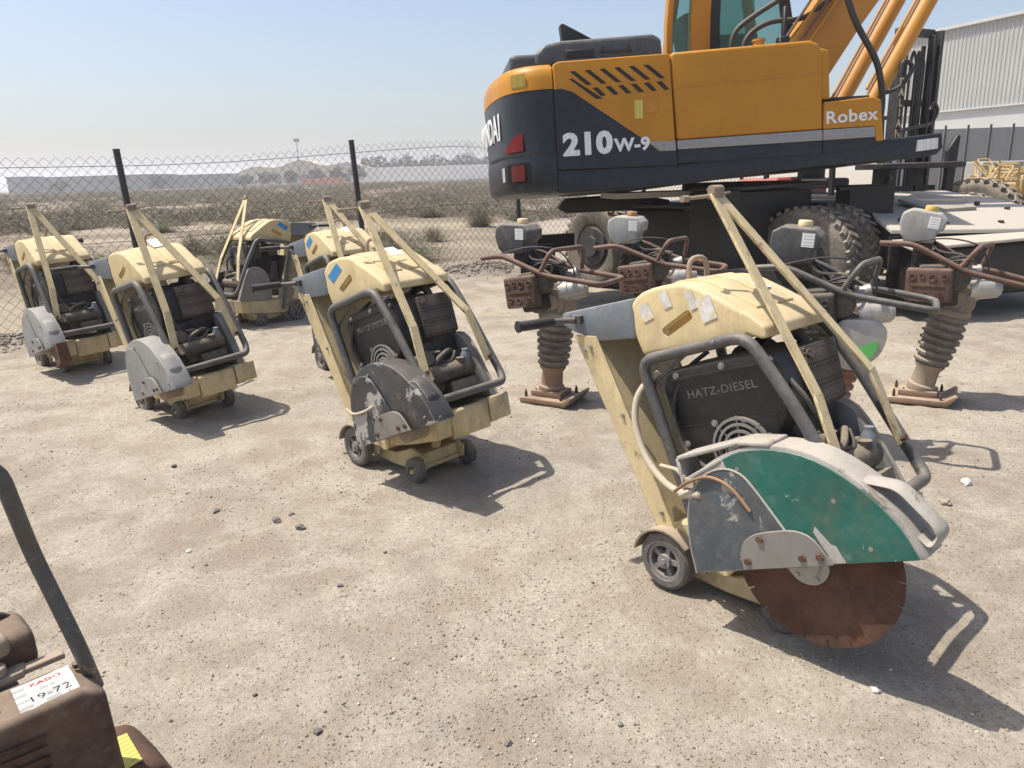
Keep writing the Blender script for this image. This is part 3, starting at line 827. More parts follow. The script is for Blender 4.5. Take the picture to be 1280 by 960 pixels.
HUBC = crv([(.19, .004), (.195, .05), (.22, .09), (.265, .110), (.33, .114), (.40, .110), (.45, .08), (.485, .004)])
SLATE = crv([(.0, .0), (.012, .10), (.045, .205), (.095, .275), (.16, .312), (.225, .318), (.275, .295), (.305, .25), (.36, .125), (.41, .0)])
GREEN = crv([(.225, .346), (.30, .360), (.415, .345), (.523, .297), (.62, .206), (.69, .098), (.718, .003)]) + [(.36, .003)]
def gbox_b():
    b = B()
    for (a, c_) in (((.05, .29), (.055, .375)), ((.055, .375), (.29, .385)), ((.29, .385), (.40, .362)), ((.06, .30), (.22, .345)), ((.19, .34), (.20, .375))):
        b.bar((a[0], -.29, a[1]), (c_[0], -.29, c_[1]), .11 if a != (.19, .34) else .02, .014, (0, 0, 1) if abs(c_[0] - a[0]) > .03 else (1, 0, 0))
    b.bevel(.004, 1); b.xf(GM); return b
def nose_b():
    b = B(); pts = fillet([(.615, -.285, .215), (.70, -.285, .185), (.775, -.285, .055), (.735, -.285, .02), (.715, -.285, .055)], .025, 4)
    b.tube(pts, .018, 8, flat=(2.0, .5)); b.xf(GM); return b
def pipe_b():
    b = B(); b.tube([tuple(GM @ Vector(p)) for p in ((.02, -.36, .275), (.09, -.362, .30), (.17, -.36, .308), (.235, -.358, .265), (.275, -.357, .18))], .0055, 8, fil=.04); return b
def pipe2_b():
    b = B(); b.tube([tuple(GM @ Vector(p)) for p in ((.0, -.35, .20), (.06, -.36, .16), (.16, -.355, .155), (.25, -.352, .165))], .007, 8, fil=.04); return b
def hose_b():
    b = B(); P = [(.06, -.19, .79), (-.0, -.235, .73), (-.005, -.262, .63), (.05, -.285, .52), (.13, -.305, .455), (.22, -.325, .425), (.33, -.345, .45)]
    b.tube(fillet(P, .07, 4), .0125, 10); b.cyl((.24, -.33, .427), (.325, -.344, .449), .016, 12); return b
def valve_b():
    b = B(); b.cyl((.255, -.334, .453), (.255, -.338, .49), .009, 10); b.tube([(.255, -.338, .49), (.23, -.335, .51), (.15, -.318, .505)], .007, 8, fil=.02); b.box((.285, -.34, .478), (.03, .02, .03)); return b
def blade_b():
    b = B(); R = .258; n = 22; P = []
    for k in range(n):
        a0 = 2 * PI * k / n; da = 2 * PI / n
        for i in range(5): P.append((R * math.cos(a0 + da * (.05 + .9 * i / 4)), R * math.sin(a0 + da * (.05 + .9 * i / 4))))
        a1 = a0 + da
        P += [((R - .022) * math.cos(a1 - .008), (R - .022) * math.sin(a1 - .008)), ((R - .022) * math.cos(a1 + .008), (R - .022) * math.sin(a1 + .008))]
    b.prism(P, -.292, -.287); b.xf(GM @ T(.385, 0, -.005)); return b
def bflange_b():
    b = B(); b.cyl((0, -.301, 0), (0, -.286, 0), .066, 28); b.cyl((0, -.306, 0), (0, -.30, 0), .04, 20)
    for k in range(5): b.cyl((.052 * math.cos(k * 1.256), -.305, .052 * math.sin(k * 1.256)), (.052 * math.cos(k * 1.256), -.30, .052 * math.sin(k * 1.256)), .007, 6)
    b.xf(GM @ T(.37, 0, -.005)); return b
def screen_b():
    b = B(); b.box((.115, 0, .57), (.012, .30, .30), RY(rad(-25))); return b
def pipes_b():
    return B().tube([(.12, -.14, .60), (.20, -.15, .60), (.235, -.15, .55)], .011, 8, fil=.03)
def pipes_c():
    b = B()
    b.tube([(.03, -.2, .72), (.06, -.21, .76), (.2, -.21, .88)], .007, 8, fil=.03); return b
def sticker_b(x0, z0, L, H, ang, y=-.1975):
    b = B(); b.box((0, 0, 0), (L, .0012, H)); b.xf(T(x0, y, z0) @ RY(-rad(ang))); return b
def tlabel_b(x, y, w, d):
    b = B(); b.box((0, 0, 0), (w, d, .0015)); b.xf(T(x, y, 1.108 - (x - .20) * .43 + .0005) @ RY(rad(23))); return b

def saw(pose, label, guard='grey_guard', apex=0., green=False, sticker=None, plate=None, cream=None, toplabel=None, pipe=False, rusty_flap=False, hose=False):
    x, y, yaw, tp, tr = pose
    e = empty('floor_saw', (x, y, float(base_h(x, y)) - .012), (rad(tr), -rad(tp), rad(yaw)))
    tag(e, label, 'floor saw', 'pale yellow floor saws parked in the yard')
    P = lambda key, name, fn, mat, par=e, **k: part(key, name, fn, M[mat], par, **k)
    tk = P('tank', 'fuel_tank', tank_b, 'cream_tank')
    if 'slotted' not in _cache:
        cut = B(); cut.box((0, 0, 0), (.135, .05, .036)); cut.bevel(.016, 4, 50); cut.xf(T(.145, -.195, .965) @ RY(-rad(33)))
        cut.box((0, 0, 0), (.0, .0, .0)) if False else None
        boolean(tk, cut); _cache['tank'] = tk.data; _cache['slotted'] = 1
    P('slotin', 'grip_recess', lambda: B().box((0, 0, 0), (.137, .002, .038)).xf(T(.145, -.171, .965) @ RY(-rad(33))), 'slot', tk)
    P('slotl', 'grip_recess', lambda: B().box((0, 0, 0), (.13, .003, .034)).bevel(.012, 3, 50).xf(T(.145, .1955, .965) @ RY(-rad(33))), 'slot', tk)
    P('tanktop', 'top_rib', tank_top_b, 'cream_tank', tk); P('lip', 'front_lip', lip_b, 'cream_tank', tk)
    if toplabel: P('tl%s' % (toplabel,), 'top_label', lambda: tlabel_b(*toplabel), 'white_label', tk)
    P('col', 'rear_column', column_b, 'cream')
    for s in SIDES:
        f = P('fl%d' % s, 'side_flange', lambda: flange_b(s), 'cream')
        if s < 0: P('colb', 'bolt', lambda: bolt_b([(-.27, .85), (-.24, .865), (-.10, .62), (-.055, .635), (.06, .28)]), 'steel', f)
    P('cons', 'console', console_b, 'console')
    P('roll', 'roll_frame', roll_b, 'tube')
    for s in SIDES: P('bar%d%.3f' % (s, apex), 'guide_bar', lambda: bars_b(s, apex), 'cream_bar')
    P('clamp%.3f' % apex, 'pointer_clamp', lambda: clamp_b(apex), 'mud'); P('barbolt', 'bolt', lambda: B().cyl((.715, -.20, .56), (.73, -.20, .567), .011, 6), 'rust'); P('barbolt2', 'bolt', lambda: B().cyl((.715, .20, .56), (.73, .20, .567), .011, 6), 'rust')
    P('hook', 'lifting_hook', hook_b, 'mud')
    h = P('handle', 'handlebar', handle_b, 'tube')
    for s in SIDES: P('grip%d' % s, 'grip', lambda: grip_b(s), 'black', h)
    P('chas', 'chassis', chassis_b, 'cream')
    P('front', 'front_plate', front_b, 'cream')
    for s in SIDES: P('endp%d' % s, 'end_plate', lambda: endpl_b(s), 'cream')
    for s in SIDES: P('fend%d' % s, 'fender', lambda: fender_b(s), 'mud')
    dz = -.50 * math.sin(rad(tp))
    o = P('swing', 'swing_frame', swing_b, 'cream'); o.location.z = dz
    for s in SIDES:
        w_ = P('wr', 'rear_wheel', lambda: wheel_tyre(.105, .052, .072), 'wheel'); w_.location = (.08, s * .212, .108)
        P('wrr', 'rim', lambda: wheel_rim(.073, .05, 5), 'rim', w_)
        w_ = P('wf', 'front_wheel', lambda: wheel_tyre(.066, .052, .03), 'wheel'); w_.location = (.502, s * .168, .068 + dz)
        P('wfr', 'rim', lambda: wheel_rim(.031, .05, 4), 'rim', w_)
    en = P('eng', 'engine', engine_b, 'dark')
    P('shr', 'shroud', shroud_b, 'black', en); P('fanr', 'fan_grille', fan_ring_b, 'steel', en); P('fanb', 'fan_housing', fan_back_b, 'dark', en)
    if 'hatz' not in _cache:
        t = text('lettering', 'HATZ-DIESEL', .038, M['belt'], en, T(.295, -.1762, .752) @ RY(-rad(14.5)) @ FACE_R, .0012, .0004, sx=1.15); _cache['hatz'] = t.data
    else: link('lettering', _cache['hatz'], en)
    for i, (bx, bz) in enumerate(((.12, .78), (.30, .83), (.47, .865), (.16, .545), (.47, .62), (.27, .635), (.38, .66))):
        P('shb', 'bolt', lambda: B().cyl((0, 0, 0), (0, -.008, 0), .009, 6).cyl((0, -.002, 0), (0, -.004, 0), .013, 10), 'steel', en).location = (bx, -.175, bz)
    P('eh1', 'fuel_hose', lambda: B().tube(fillet([(.50, -.12, .80), (.58, -.14, .74), (.62, -.10, .60), (.66, .0, .56), (.60, .08, .60)], .06, 4), .009, 8), 'cable', en)
    P('eh2', 'fuel_hose', lambda: B().tube(fillet([(.20, -.10, .86), (.14, -.16, .80), (.10, -.185, .66), (.15, -.19, .52), (.30, -.2, .46)], .06, 4), .008, 8), 'cable', en)
    P('eh3', 'air_duct', lambda: B().tube(fillet([(.24, .12, .84), (.34, .10, .93), (.44, .08, .90), (.47, .08, .84)], .05, 4), .020, 10), 'dark', en)
    P('eh4', 'oil_filter', lambda: B().cyl((.60, -.10, .50), (.66, -.145, .535), .034, 16).cyl((.595, -.096, .497), (.60, -.10, .50), .02, 12), 'mud', en)
    P('eh5', 'starter_motor', lambda: B().cyl((.52, -.12, .565), (.64, -.12, .61), .036, 16).cyl((.50, -.12, .56), (.52, -.12, .565), .026, 12), 'gear_dirt', en)
    P('eh6', 'fuel_filter', lambda: B().lathe([(.022, 0), (.024, .005), (.024, .06), (.016, .07), (.016, .085)], 14, T(.655, .10, .53)), 'console', en)
    P('muf', 'muffler', muffler_b, 'black', en); P('mufc', 'heat_shield', mufcap_b, 'perf', en)
    P('gear', 'gearbox', gear_b, 'gear_dirt', en); P('filt', 'air_filter', filter_b, 'black', en)
    P('scr', 'radiator_screen', screen_b, 'perf', en); P('pipes', 'fuel_pipe', pipes_b, 'copper', en); P('pipesc', 'fuel_pipe', pipes_c, 'tube', en)
    bl = P('belt', 'belt_cover', belt_b, 'belt'); P('beltr', 'cover_edge', belt_rim_b, 'pale_rim', bl)
    g = P('guard%d' % green, 'blade_guard', lambda: guard_b(1.0 if green else .90), guard)
    P('hubc', 'hub_cover', lambda: gplate_b(HUBC, -.360, -.3525), plate or guard, g)
    P('hubb', 'bolt', lambda: bolt_b([(.215, .03), (.28, .095), (.40, .03), (.455, .03)], .011, -.361).xf(GM), 'rust', g)
    P('gbolt', 'bolt', lambda: bolt_b([(.02, .02), (.035, .14), (.14, .29), (.27, .31), (.54, .18), (.60, .04)], .007, -.343).xf(GM), 'steel', g)
    P('gflange', 'guard_mount', lambda: B().cyl((.63, -.30, .295), (.63, -.19, .295), .055, 20).box((.58, -.20, .30), (.16, .04, .10), RY(-GA)), 'mud')
    if green:
        P('slate', 'rear_guard_panel', lambda: gplate_b(SLATE, -.352, -.346), 'slate_guard', g)
        P('slr', 'panel_edge', lambda: B().tube([tuple(GM @ Vector((u_, -.351, w_))) for u_, w_ in SLATE], .0035, 6), 'pale_rim', g)
        P('green', 'front_guard_panel', lambda: gplate_b(GREEN, -.349, -.3445), 'green', g)
        P('scrape', 'paint_scrape', lambda: gplate_b([(.455, .006), (.475, .03), (.463, .06), (.452, .10), (.461, .115), (.478, .085), (.492, .06), (.505, .055), (.512, .03), (.52, .006)], -.3502, -.3485, .0002), 'pale_rim', g)
        P('gbox', 'guard_bracket', gbox_b, 'pale_rim', g); P('nose', 'guard_handle', nose_b, 'pale_rim', g)
        P('pipe', 'water_pipe', pipe_b, 'copper', g)
        bd = P('blade', 'saw_blade', blade_b, 'rust'); P('bfl', 'blade_flange', bflange_b, 'alu', bd)
    else:
        P('slate_o', 'guard_panel', lambda: gplate_b(SLATE, -.350, -.346), guard, g)
        P('nose2', 'guard_handle', lambda: B().tube(fillet([(.535, -.285, .225), (.585, -.285, .195), (.628, -.285, .115), (.62, -.285, .09)], .02, 3), .014, 8, flat=(2.6, .5)).xf(GM), guard, g)
        if pipe: P('pipe2', 'water_pipe', pipe2_b, 'hose', g)
    if rusty_flap: P('flap', 'guard_flap', lambda: B().prism([(.56, -.16), (.56, .02), (.70, .02), (.70, -.13)], -.32, -.24).bevel(.004, 1).xf(GM), 'rust')
    if hose: P('hose', 'water_hose', hose_b, 'hose'); P('valve', 'valve', valve_b, 'hose')
    if sticker == 'blue':
        P('stb', 'sticker', lambda: B().prism([(-.012, 1.0), (.085, 1.068), (.125, 1.035), (.03, .965)], -.1968, -.1955), 'sticker_blue', tk); P('stbl', 'sticker', lambda: B().prism([(-.012, 1.0), (.085, 1.068), (.125, 1.035), (.03, .965)], .1955, .1968), 'sticker_blue', tk)
    if sticker == 'peel':
        for i, (sx_, sz_, L_, H_, an) in enumerate(((.018, 1.0, .046, .060, 24), (.103, 1.045, .034, .058, 22), (.205, 1.047, .028, .066, 22), (.262, 1.018, .056, .080, 22))):
            P('pl%d' % i, 'sticker_remnant', lambda: sticker_b(sx_, sz_, L_, H_, an), 'peel', tk)
    return e

saw((.652, 2.679, -48.3, 4.7, -.5), 'nearest pale yellow floor saw, with a green guard panel and a big rusty blade', 'pale_rim', .045, True, 'peel', 'steel', hose=True, toplabel=(.30, .07, .045, .06))
saw((-.724, 4.031, -45.1, 3.6, 1.0), 'pale yellow floor saw with scraped black guard and blue sticker, alone in mid yard', 'black_guard', -.0, False, 'blue', 'steel', toplabel=(.22, .06, .09, .07), pipe=True)
saw((-2.416, 5.214, -42.2, -2.7, 4.3), 'pale yellow floor saw with clean grey guard and white sticker on its hood', 'grey_guard', .03, toplabel=(.17, .05, .10, .09))
saw((-3.928, 6.606, -43.6, -4.1, 2.3), 'leftmost pale yellow floor saw, beside the fence, with a rusty flap under its grey guard', 'grey_guard', .03, rusty_flap=True)
saw((-2.427, 8.461, 232.2, -4.7, .7), 'pale yellow floor saw turned the other way, showing its left side', 'black_guard', .0, False, 'blue')
saw((-1.379, 6.139, -53.6, .3, 1.4), 'pale yellow floor saw half hidden behind the one with the scraped black guard', 'black_guard', .0, False, 'blue', toplabel=(.22, .06, .09, .07))

# ------------------------------------------------------------------ the rammers
def ram_foot_b():
    b = B(); b.prism([(-.19, .0), (-.20, .03), (-.17, .036), (.12, .036), (.175, .075), (.19, .068), (.14, .0)], -.14, .14); b.bevel(.006, 2); return b
def ram_shoe_b():
    b = B(); b.box((-.03, 0, .055), (.22, .17, .04)); b.bevel(.01, 2); return b
RLEAN = T(-.03, 0, .06) @ RY(rad(4))
def ram_leg_b():
    b = B(); b.lathe([(.080, 0), (.084, .012), (.084, .04), (.072, .05), (.068, .14), (.085, .165), (.088, .18)], 24, RLEAN); return b
def ram_bel_b():
    b = B(); P = [(.080, .165)]
    for k in range(7):
        z = .185 + k * .046; w = .118 - .004 * abs(k - 4)
        P += [(w - .018, z), (w, z + .010), (w + .001, z + .024), (w - .017, z + .037)]
    P += [(.09, .512)]; b.lathe(P, 28, RLEAN); return b
def ram_case_b():
    b = B(); m = RLEAN; st = 0
    b.lathe([(.105, .50), (.112, .515), (.112, .54), (.09, .55)], 24, m)
    b2 = b._mark(); b.prism([(-.08, .54), (.08, .54), (.12, .64), (.11, .74), (.05, .79), (-.06, .79), (-.11, .72), (-.10, .62)], -.075, .075); b.bevel(.015, 2, 30)
    b.cyl((.02, -.09, .67), (.02, .09, .67), .085, 24); b.cyl((.02, -.1, .67), (.02, -.09, .67), .05, 16)
    b.xf(T(0, 0, 0)); return b
def ram_drum_b():
    b = B(); b.cyl((.10, -.02, .74), (.20, .02, .76), .062, 22, .056); b.cyl((.20, .02, .76), (.215, .026, .762), .045, 18); b.cyl((.05, -.04, .73), (.10, -.02, .74), .07, 20); return b
def ram_eng_b():
    b = B(); b.box((-.10, .01, .73), (.22, .23, .25), RY(rad(-12))); b.bevel(.02, 2); b.cyl((-.14, .0, .66), (-.14, .14, .66), .09, 18); b.box((-.2, .06, .84), (.12, .12, .12))
    for k in range(6): b.box((-.06 + k * .008, .0, .83 + k * .013), (.15 - k * .006, .15, .006), RY(rad(-12)))
    b.box((-.03, .06, .86), (.10, .10, .09), RY(rad(-8))); b.cyl((-.05, -.04, .84), (-.05, -.04, .90), .028, 12); b.bevel(.004, 1, 60)
    return b
def ram_muf_b():
    b = B(); b.box((-.15, -.155, .735), (.25, .075, .20), RZ(rad(-8)) @ RY(rad(-10))); b.bevel(.022, 3)
    st = b._mark()
    for yy, zz, r_ in ((-.085, .05, .020), (-.035, .055, .016), (.02, .045, .022), (.085, .05, .018), (-.075, -.045, .017), (-.01, -.055, .02), (.07, -.05, .014)):
        b.lathe([(r_, 0), (r_ * 1.02, .008), (r_ * .65, .008), (r_ * .6, .002)], 12, T(yy, -.036, zz) @ RX(PI / 2))
    b.box((0, -.036, 0), (.18, .014, .014)); b.box((-.02, -.036, -.09), (.14, .014, .012))
    b.xf(T(-.15, -.155, .735) @ RZ(rad(-8)) @ RY(rad(-10)), st); return b
def ram_handle_b():
    b = B(); w = .165
    P = [(-.47, -w * .8, .925), (-.30, -w, .955), (.02, -w, .845), (.40, -w, .815), (.40, w, .815), (.05, w, .85), (-.20, w * .9, .96), (-.36, w * .7, .94)]
    b.tube(P, .0165, 12, fil=.06); return b
def ram_hoop_b():
    b = B(); w = .165
    b.tube([(-.02, -w, .86), (.05, -w * .95, 1.0), (.12, w * .95, 1.0), (.10, w, .845)], .0145, 10, fil=.05)
    b.tube([(.02, -w, .845), (.02, -.10, .76)], .014, 8); b.tube([(.03, w, .855), (.03, .10, .76)], .014, 8); return b
def ram_tank_b():
    b = B(); b.prism([(-.375, .985), (-.40, 1.06), (-.395, 1.115), (-.35, 1.145), (-.19, 1.142), (-.15, 1.105), (-.155, 1.05), (-.185, 1.03), (-.19, .965), (-.34, .955)], -.085, .105); b.bevel(.013, 3, 30); return b
def ram_neck_b():
    b = B(); b.box((-.24, .02, .93), (.10, .12, .10)); b.bevel(.01, 1); b.tube([(-.20, .05, .98), (-.12, .06, .9), (-.06, .05, .84)], .009, 8, fil=.04); return b
def ram_cable_b():
    b = B(); b.tube(fillet([(-.30, -.16, .965), (-.12, -.12, 1.02), (.06, -.05, 1.0), (.14, .0, .86), (.10, .04, .78)], .12, 5), .005, 6)
    return b
def rammer(x, y, yaw, lean, label, tank, cap, bellow='bellows', tube='rust_tube', gear=False, case='mud', leg='rust_plate', muff='rust_tube'):
    e = empty('rammer', (x, y, float(ground_h(x, y)) + .004), (0, rad(lean), rad(yaw)))
    tag(e, label, 'rammer', 'soil rammers standing together')
    P = lambda key, name, fn, mat, par=e, **k: part(key, name, fn, M[mat], par, **k)
    f = P('r_foot', 'foot', ram_foot_b, 'rust_plate'); f.rotation_euler = (0, -rad(lean), 0)
    P('r_shoe', 'shoe', ram_shoe_b, 'rust_plate', f)
    for bx, by in ((-.16, -.11), (-.16, .11), (.10, -.11), (.10, .11), (-.11, -.06), (.05, -.06)):
        P('r_bolt', 'bolt', lambda: B().cyl((0, 0, 0), (0, 0, .035), .010, 6).cyl((0, 0, .03), (0, 0, .05), .006, 6), 'rust_dark', f).location = (bx, by, .034)
    P('r_leg', 'leg', ram_leg_b, leg); P('r_bel', 'bellows', ram_bel_b, bellow)
    c = P('r_case', 'crankcase', ram_case_b, case)
    P('r_plug', 'spark_plug', lambda: B().tube(fillet([(-.12, -.06, .84), (-.09, -.13, .90), (.0, -.12, .93), (.06, -.02, .88)], .05, 4), .007, 8), 'cable', c)
    P('r_fl', 'fuel_line', lambda: B().tube(fillet([(-.22, .02, .96), (-.14, -.05, .92), (-.02, .0, .93), (.02, .09, .86)], .06, 4), .006, 8), 'hose', c)
    for k in range(4): P('r_cb', 'bolt', lambda: B().cyl((0, 0, 0), (0, -.012, 0), .009, 6), 'steel', c).location = (.02 + .062 * math.cos(k * 1.57 + .5), -.09, .67 + .062 * math.sin(k * 1.57 + .5))
    P('r_st', 'starter_cover', lambda: B().lathe([(.075, 0), (.075, .03), (.05, .045), (.03, .045)], 20, T(-.02, -.118, .80) @ RX(PI / 2)).xf(RY(0)), 'gear_dirt', c); P('r_drum', 'clutch_drum', ram_drum_b, 'alu', c)
    en = P('r_eng', 'engine', ram_eng_b, 'dark'); P('r_muf', 'muffler_cover', ram_muf_b, muff, en)
    P('r_carb', 'carburettor', lambda: B().cyl((.0, .1, .80), (.10, .12, .84), .035, 14).box((-.0, .10, .81), (.07, .06, .07)), 'alu', en)
    h = P('r_hand', 'handle', ram_handle_b, tube); P('r_hoop', 'lifting_hoop', ram_hoop_b, tube, h); P('r_cab', 'throttle_cable', ram_cable_b, 'cable', h)
    P('r_mount', 'handle_mount', lambda: B().box((-.02, -.13, .81), (.06, .05, .09)).box((-.02, 0, .80), (.04, .24, .04)).box((-.02, .13, .82), (.06, .05, .09)).bevel(.006, 1), tube, h)
    t = P('r_tank', 'fuel_tank', ram_tank_b, tank); P('r_neck', 'tank_mount', ram_neck_b, 'dark')
    P('r_cap', 'cap', lambda: B().lathe([(.034, 0), (.036, .006), (.036, .03), (.032, .036)], 18, T(-.25, .02, 1.138)), cap, t)
    P('r_lab', 'label', lambda: B().box((-.215, -.0862, 1.085), (.06, .0016, .07)), 'label_b', t)
    if gear:
        g = P('r_gear', 'gear_cover', lambda: B().prism(smooth_poly([(-.05, .50), (.09, .46), (.20, .56), (.22, .68), (.16, .74), (-.02, .72)], .05, 4), -.15, -.10).bevel(.012, 2), 'alu')
        P('r_gst', 'sticker', lambda: B().prism([(.08, .51), (.15, .535), (.185, .60), (.175, .64), (.08, .58)], -.1525, -.1505), 'sticker_green', g)
    return e
rammer(.285, 4.86, -32, 1, 'rammer with dark tank and black bellows, leftmost of the four', 'dark_tank', 'cap_cream', muff='rust_dark')
rammer(1.06, 5.35, -24, 2, 'rammer with pale grey tank and orange cap, behind the nearest saw', 'grey_tank', 'cap_orange')
rammer(1.66, 3.86, -28, 4, 'rammer with faded red bellows and green sticker, right behind the nearest saw', 'dark_tank', 'cap_cream', 'bellows_red', 'tube', True, leg='mud', muff='dark')
rammer(2.60, 4.63, -30, 9, 'rammer with grey tank and yellow cap, rightmost and leaning back', 'grey_tank', 'cap_yellow', case='mud', leg='mud')

# ------------------------------------------------------------------ the wheeled excavator
EX = empty('wheeled_excavator', (2.27, 8.575, 0), (rad(-2.9), rad(-2.06), rad(5.61)))
tag(EX, 'big orange and dark grey wheeled excavator with its arm raised out of frame', 'excavator')
bpy.context.view_layer.update()
EXI = EX.matrix_world.inverted()
YR = -1.2
def shell(outline, zs, close_top=True):
    """plan outline (open list of x, y) lofted through (z, inset) rings towards a centre"""
    b = B(); c = Vector((sum(p[0] for p in outline) / len(outline), 0)); rings = []
    cx = -1.9
    for z, k in zs:
        rings.append([b.bm.verts.new((cx + (x - cx) * (1 - k / .75), y * (1 - k / 1.2), z)) for x, y in outline])
    fs_ = []
    n = len(outline)
    for i in range(len(rings) - 1):
        for j in range(n): fs_.append(b.bm.faces.new((rings[i][j], rings[i][(j + 1) % n], rings[i + 1][(j + 1) % n], rings[i + 1][j])))
    fs_.append(b.bm.faces.new(rings[0][::-1])); fs_.append(b.bm.faces.new(rings[-1]))
    bmesh.ops.recalc_face_normals(b.bm, faces=fs_); return b
CWO = [(-1.858 + (x_ + 1.858) * .83, y_) for x_, y_ in [(-1.858, -1.2), (-2.0, -1.196), (-2.16, -1.16), (-2.28, -1.07), (-2.36, -.95), (-2.41, -.8), (-2.45, -.6), (-2.485, -.3), (-2.495, 0)]]
CWO = CWO + [(x, -y) for x, y in CWO[-2::-1]]
shell(CWO, [(1.295, .10), (1.31, .05), (1.35, .015), (1.42, 0), (1.60, 0), (1.66, .012), (1.69, .018), (1.9, .012), (2.195, .012)]).build('counterweight', M['ex_dark'], EX, 32)
cap = shell(CWO, [(2.20, .006), (2.30, .008), (2.36, .02), (2.40, .05), (2.42, .10)]).build('counterweight_cap', M['ex_orange'], EX, 32)
def cw_warp(s0, z0, off=.004, k=.011):
    """maps text x to arc length along the counterweight plan, from the back centre towards the right side"""
    pl = [Vector((x, y, 0)) for x, y in CWO if y <= 0][::-1]; L = [0]
    for a, b_ in zip(pl, pl[1:]): L.append(L[-1] + (b_ - a).length)
    def f(co):
        s_ = s0 + co.x; i = 0
        if s_ < 0: p = pl[0] + Vector((0, -s_, 0)); d = Vector((0, -1, 0))
        else:
            while i < len(L) - 2 and L[i + 1] < s_: i += 1
            d = (pl[i + 1] - pl[i]).normalized(); p = pl[i] + d * (s_ - L[i])
        n_ = Vector((d.y, -d.x, 0))
        if n_.x > 0 and s_ < 1: n_ = -n_
        cx = -1.9
        q_ = Vector((cx + (p.x - cx) * (1 - k / .75), p.y * (1 - k / 1.2), 0))
        q_ += n_ * (off + co.z)
        return Vector((q_.x, q_.y, z0 + co.y))
    return f
cw = [o for o in EX.children if o.name.startswith('counterweight') and 'cap' not in o.name][0]
text('lettering', 'HYUNDAI', .34, M['ex_white'], cw, None, .002, .006, warp=cw_warp(.05, 1.93, .010), sx=.95)
def cw_strip(s0, s1, zf, name, mat, off=.004, n=16):
    w = cw_warp(0, 0, off); b = B(); lo = []; hi = []
    for i in range(n + 1):
        s_ = s0 + (s1 - s0) * i / n; a, c_ = zf(i / n)
        lo.append(b.bm.verts.new(w(Vector((s_, a, 0))))); hi.append(b.bm.verts.new(w(Vector((s_, c_, 0)))))
    for i in range(n): b.bm.faces.new((lo[i], lo[i + 1], hi[i + 1], hi[i]))
    r_ = bmesh.ops.solidify(b.bm, geom=list(b.bm.faces), thickness=.004); bmesh.ops.recalc_face_normals(b.bm, faces=list(b.bm.faces))
    return b.build(name, M[mat], cw, 30)
cw_strip(.86, 1.18, lambda t: (1.685, 1.69 + .15 * min(1, t * 1.2)), 'red_decal', 'ex_red', .012)
cw_strip(.1, 1.72, lambda t: (1.645 - .10 * max(0, min(1, (t - .80) / .10)), 1.668 - .10 * max(0, min(1, (t - .80) / .10))), 'trim_line', 'ex_hood', .014, 30)
cw_strip(.92, 1.24, lambda t: (1.40, 1.58), 'light_recess', 'ex_black', .014)
cw_strip(1.02, 1.19, lambda t: (1.42, 1.565), 'rear_light', 'ex_amber', .026)
cw_strip(.80, .865, lambda t: (1.43, 1.56), 'rear_badge', 'ex_white', .016)
cw_strip(1.08, 1.24, lambda t: (2.24, 2.35), 'warning_label', 'yellow_label', .010)
B().tube([(-2.12, -.7, 2.41), (-2.12, -.7, 2.52), (-2.02, -.7, 2.52), (-2.02, -.7, 2.41)], .018, 10, fil=.05).build('lifting_eye', M['rust_dark'], EX)

def slab(P, y0=YR, y1=YR + .10, bev=.02):
    b = B(); b.prism(P, y0, y1); b.bevel(bev, 3, 30); return b
door = slab([(-1.848, 1.50), (-1.848, 2.40), (-1.80, 2.425), (-.80, 2.445), (-.775, 2.43), (-.735, 1.47)], YR, YR + .12, .018).build('engine_door', M['ex_orange'], EX)
def decal(P, y0, t, name, mat, par): return B().prism(P, y0 - t, y0 + .004).build(name, M[mat], par, 0)
decal([(-1.85, 1.497), (-1.85, 2.19), (-1.78, 2.195), (-1.68, 2.16), (-1.0, 1.685), (-.90, 1.60), (-.736, 1.595), (-.733, 1.467)], YR, .003, 'dark_paint_band', 'ex_dark', door)
decal([(-1.0, 1.690), (-.965, 1.690), (-.746, 1.685), (-.74, 1.60), (-.89, 1.603)], YR, .004, 'silver_stripe', 'ex_grey', door)
for k in range(6):
    x0 = -1.70 + k * .135
    decal([(x0, 2.335 + k * .004), (x0 + .05, 2.337 + k * .004), (x0 + .20, 2.215 + k * .004), (x0 + .15, 2.213 + k * .004)], YR, .002, 'vent_slot', 'vent', door)  # solid slab, no opening cut; its dark colour stands for the shade inside
    x0 = -1.50 + k * .118
    decal([(x0, 2.187 + k * .004), (x0 + .05, 2.189 + k * .004), (x0 + .125, 2.115 + k * .004), (x0 + .075, 2.113 + k * .004)], YR, .002, 'vent_slot', 'vent', door)
decal([(-1.71, 2.275), (-1.68, 2.275), (-1.405, 2.09), (-1.47, 2.09)], YR, .002, 'vent_slot', 'vent', door)
B().box((-.965, YR - .001, 1.99), (.14, .012, .11)).bevel(.004, 1).build('door_latch', M['ex_orange'], door)
B().box((-.945, YR - .008, 1.99), (.07, .006, .08)).bevel(.002, 1).build('latch_plate', M['ex_orange_b'], door)
decal([(-1.12, 1.90), (-1.04, 1.90), (-1.04, 2.06), (-1.12, 2.06)], YR, .003, 'warning_label', 'yellow_label', door)
text('model_number', '210', .26, M['ex_white'], door, T(-1.565, YR - .004, 1.70) @ FACE_R, .0015, .013, sx=1.12)
text('model_number', 'W-9', .155, M['ex_white'], door, T(-1.15, YR - .004, 1.672) @ FACE_R, .0015, .006, sx=1.1)
tank = slab([(-.722, 1.69), (-.768, 2.435), (-.74, 2.45), (.54, 2.49), (.62, 2.46), (.66, 2.40), (.68, 1.70)], YR, YR + .9, .03).build('side_tank', M['ex_orange'], EX)
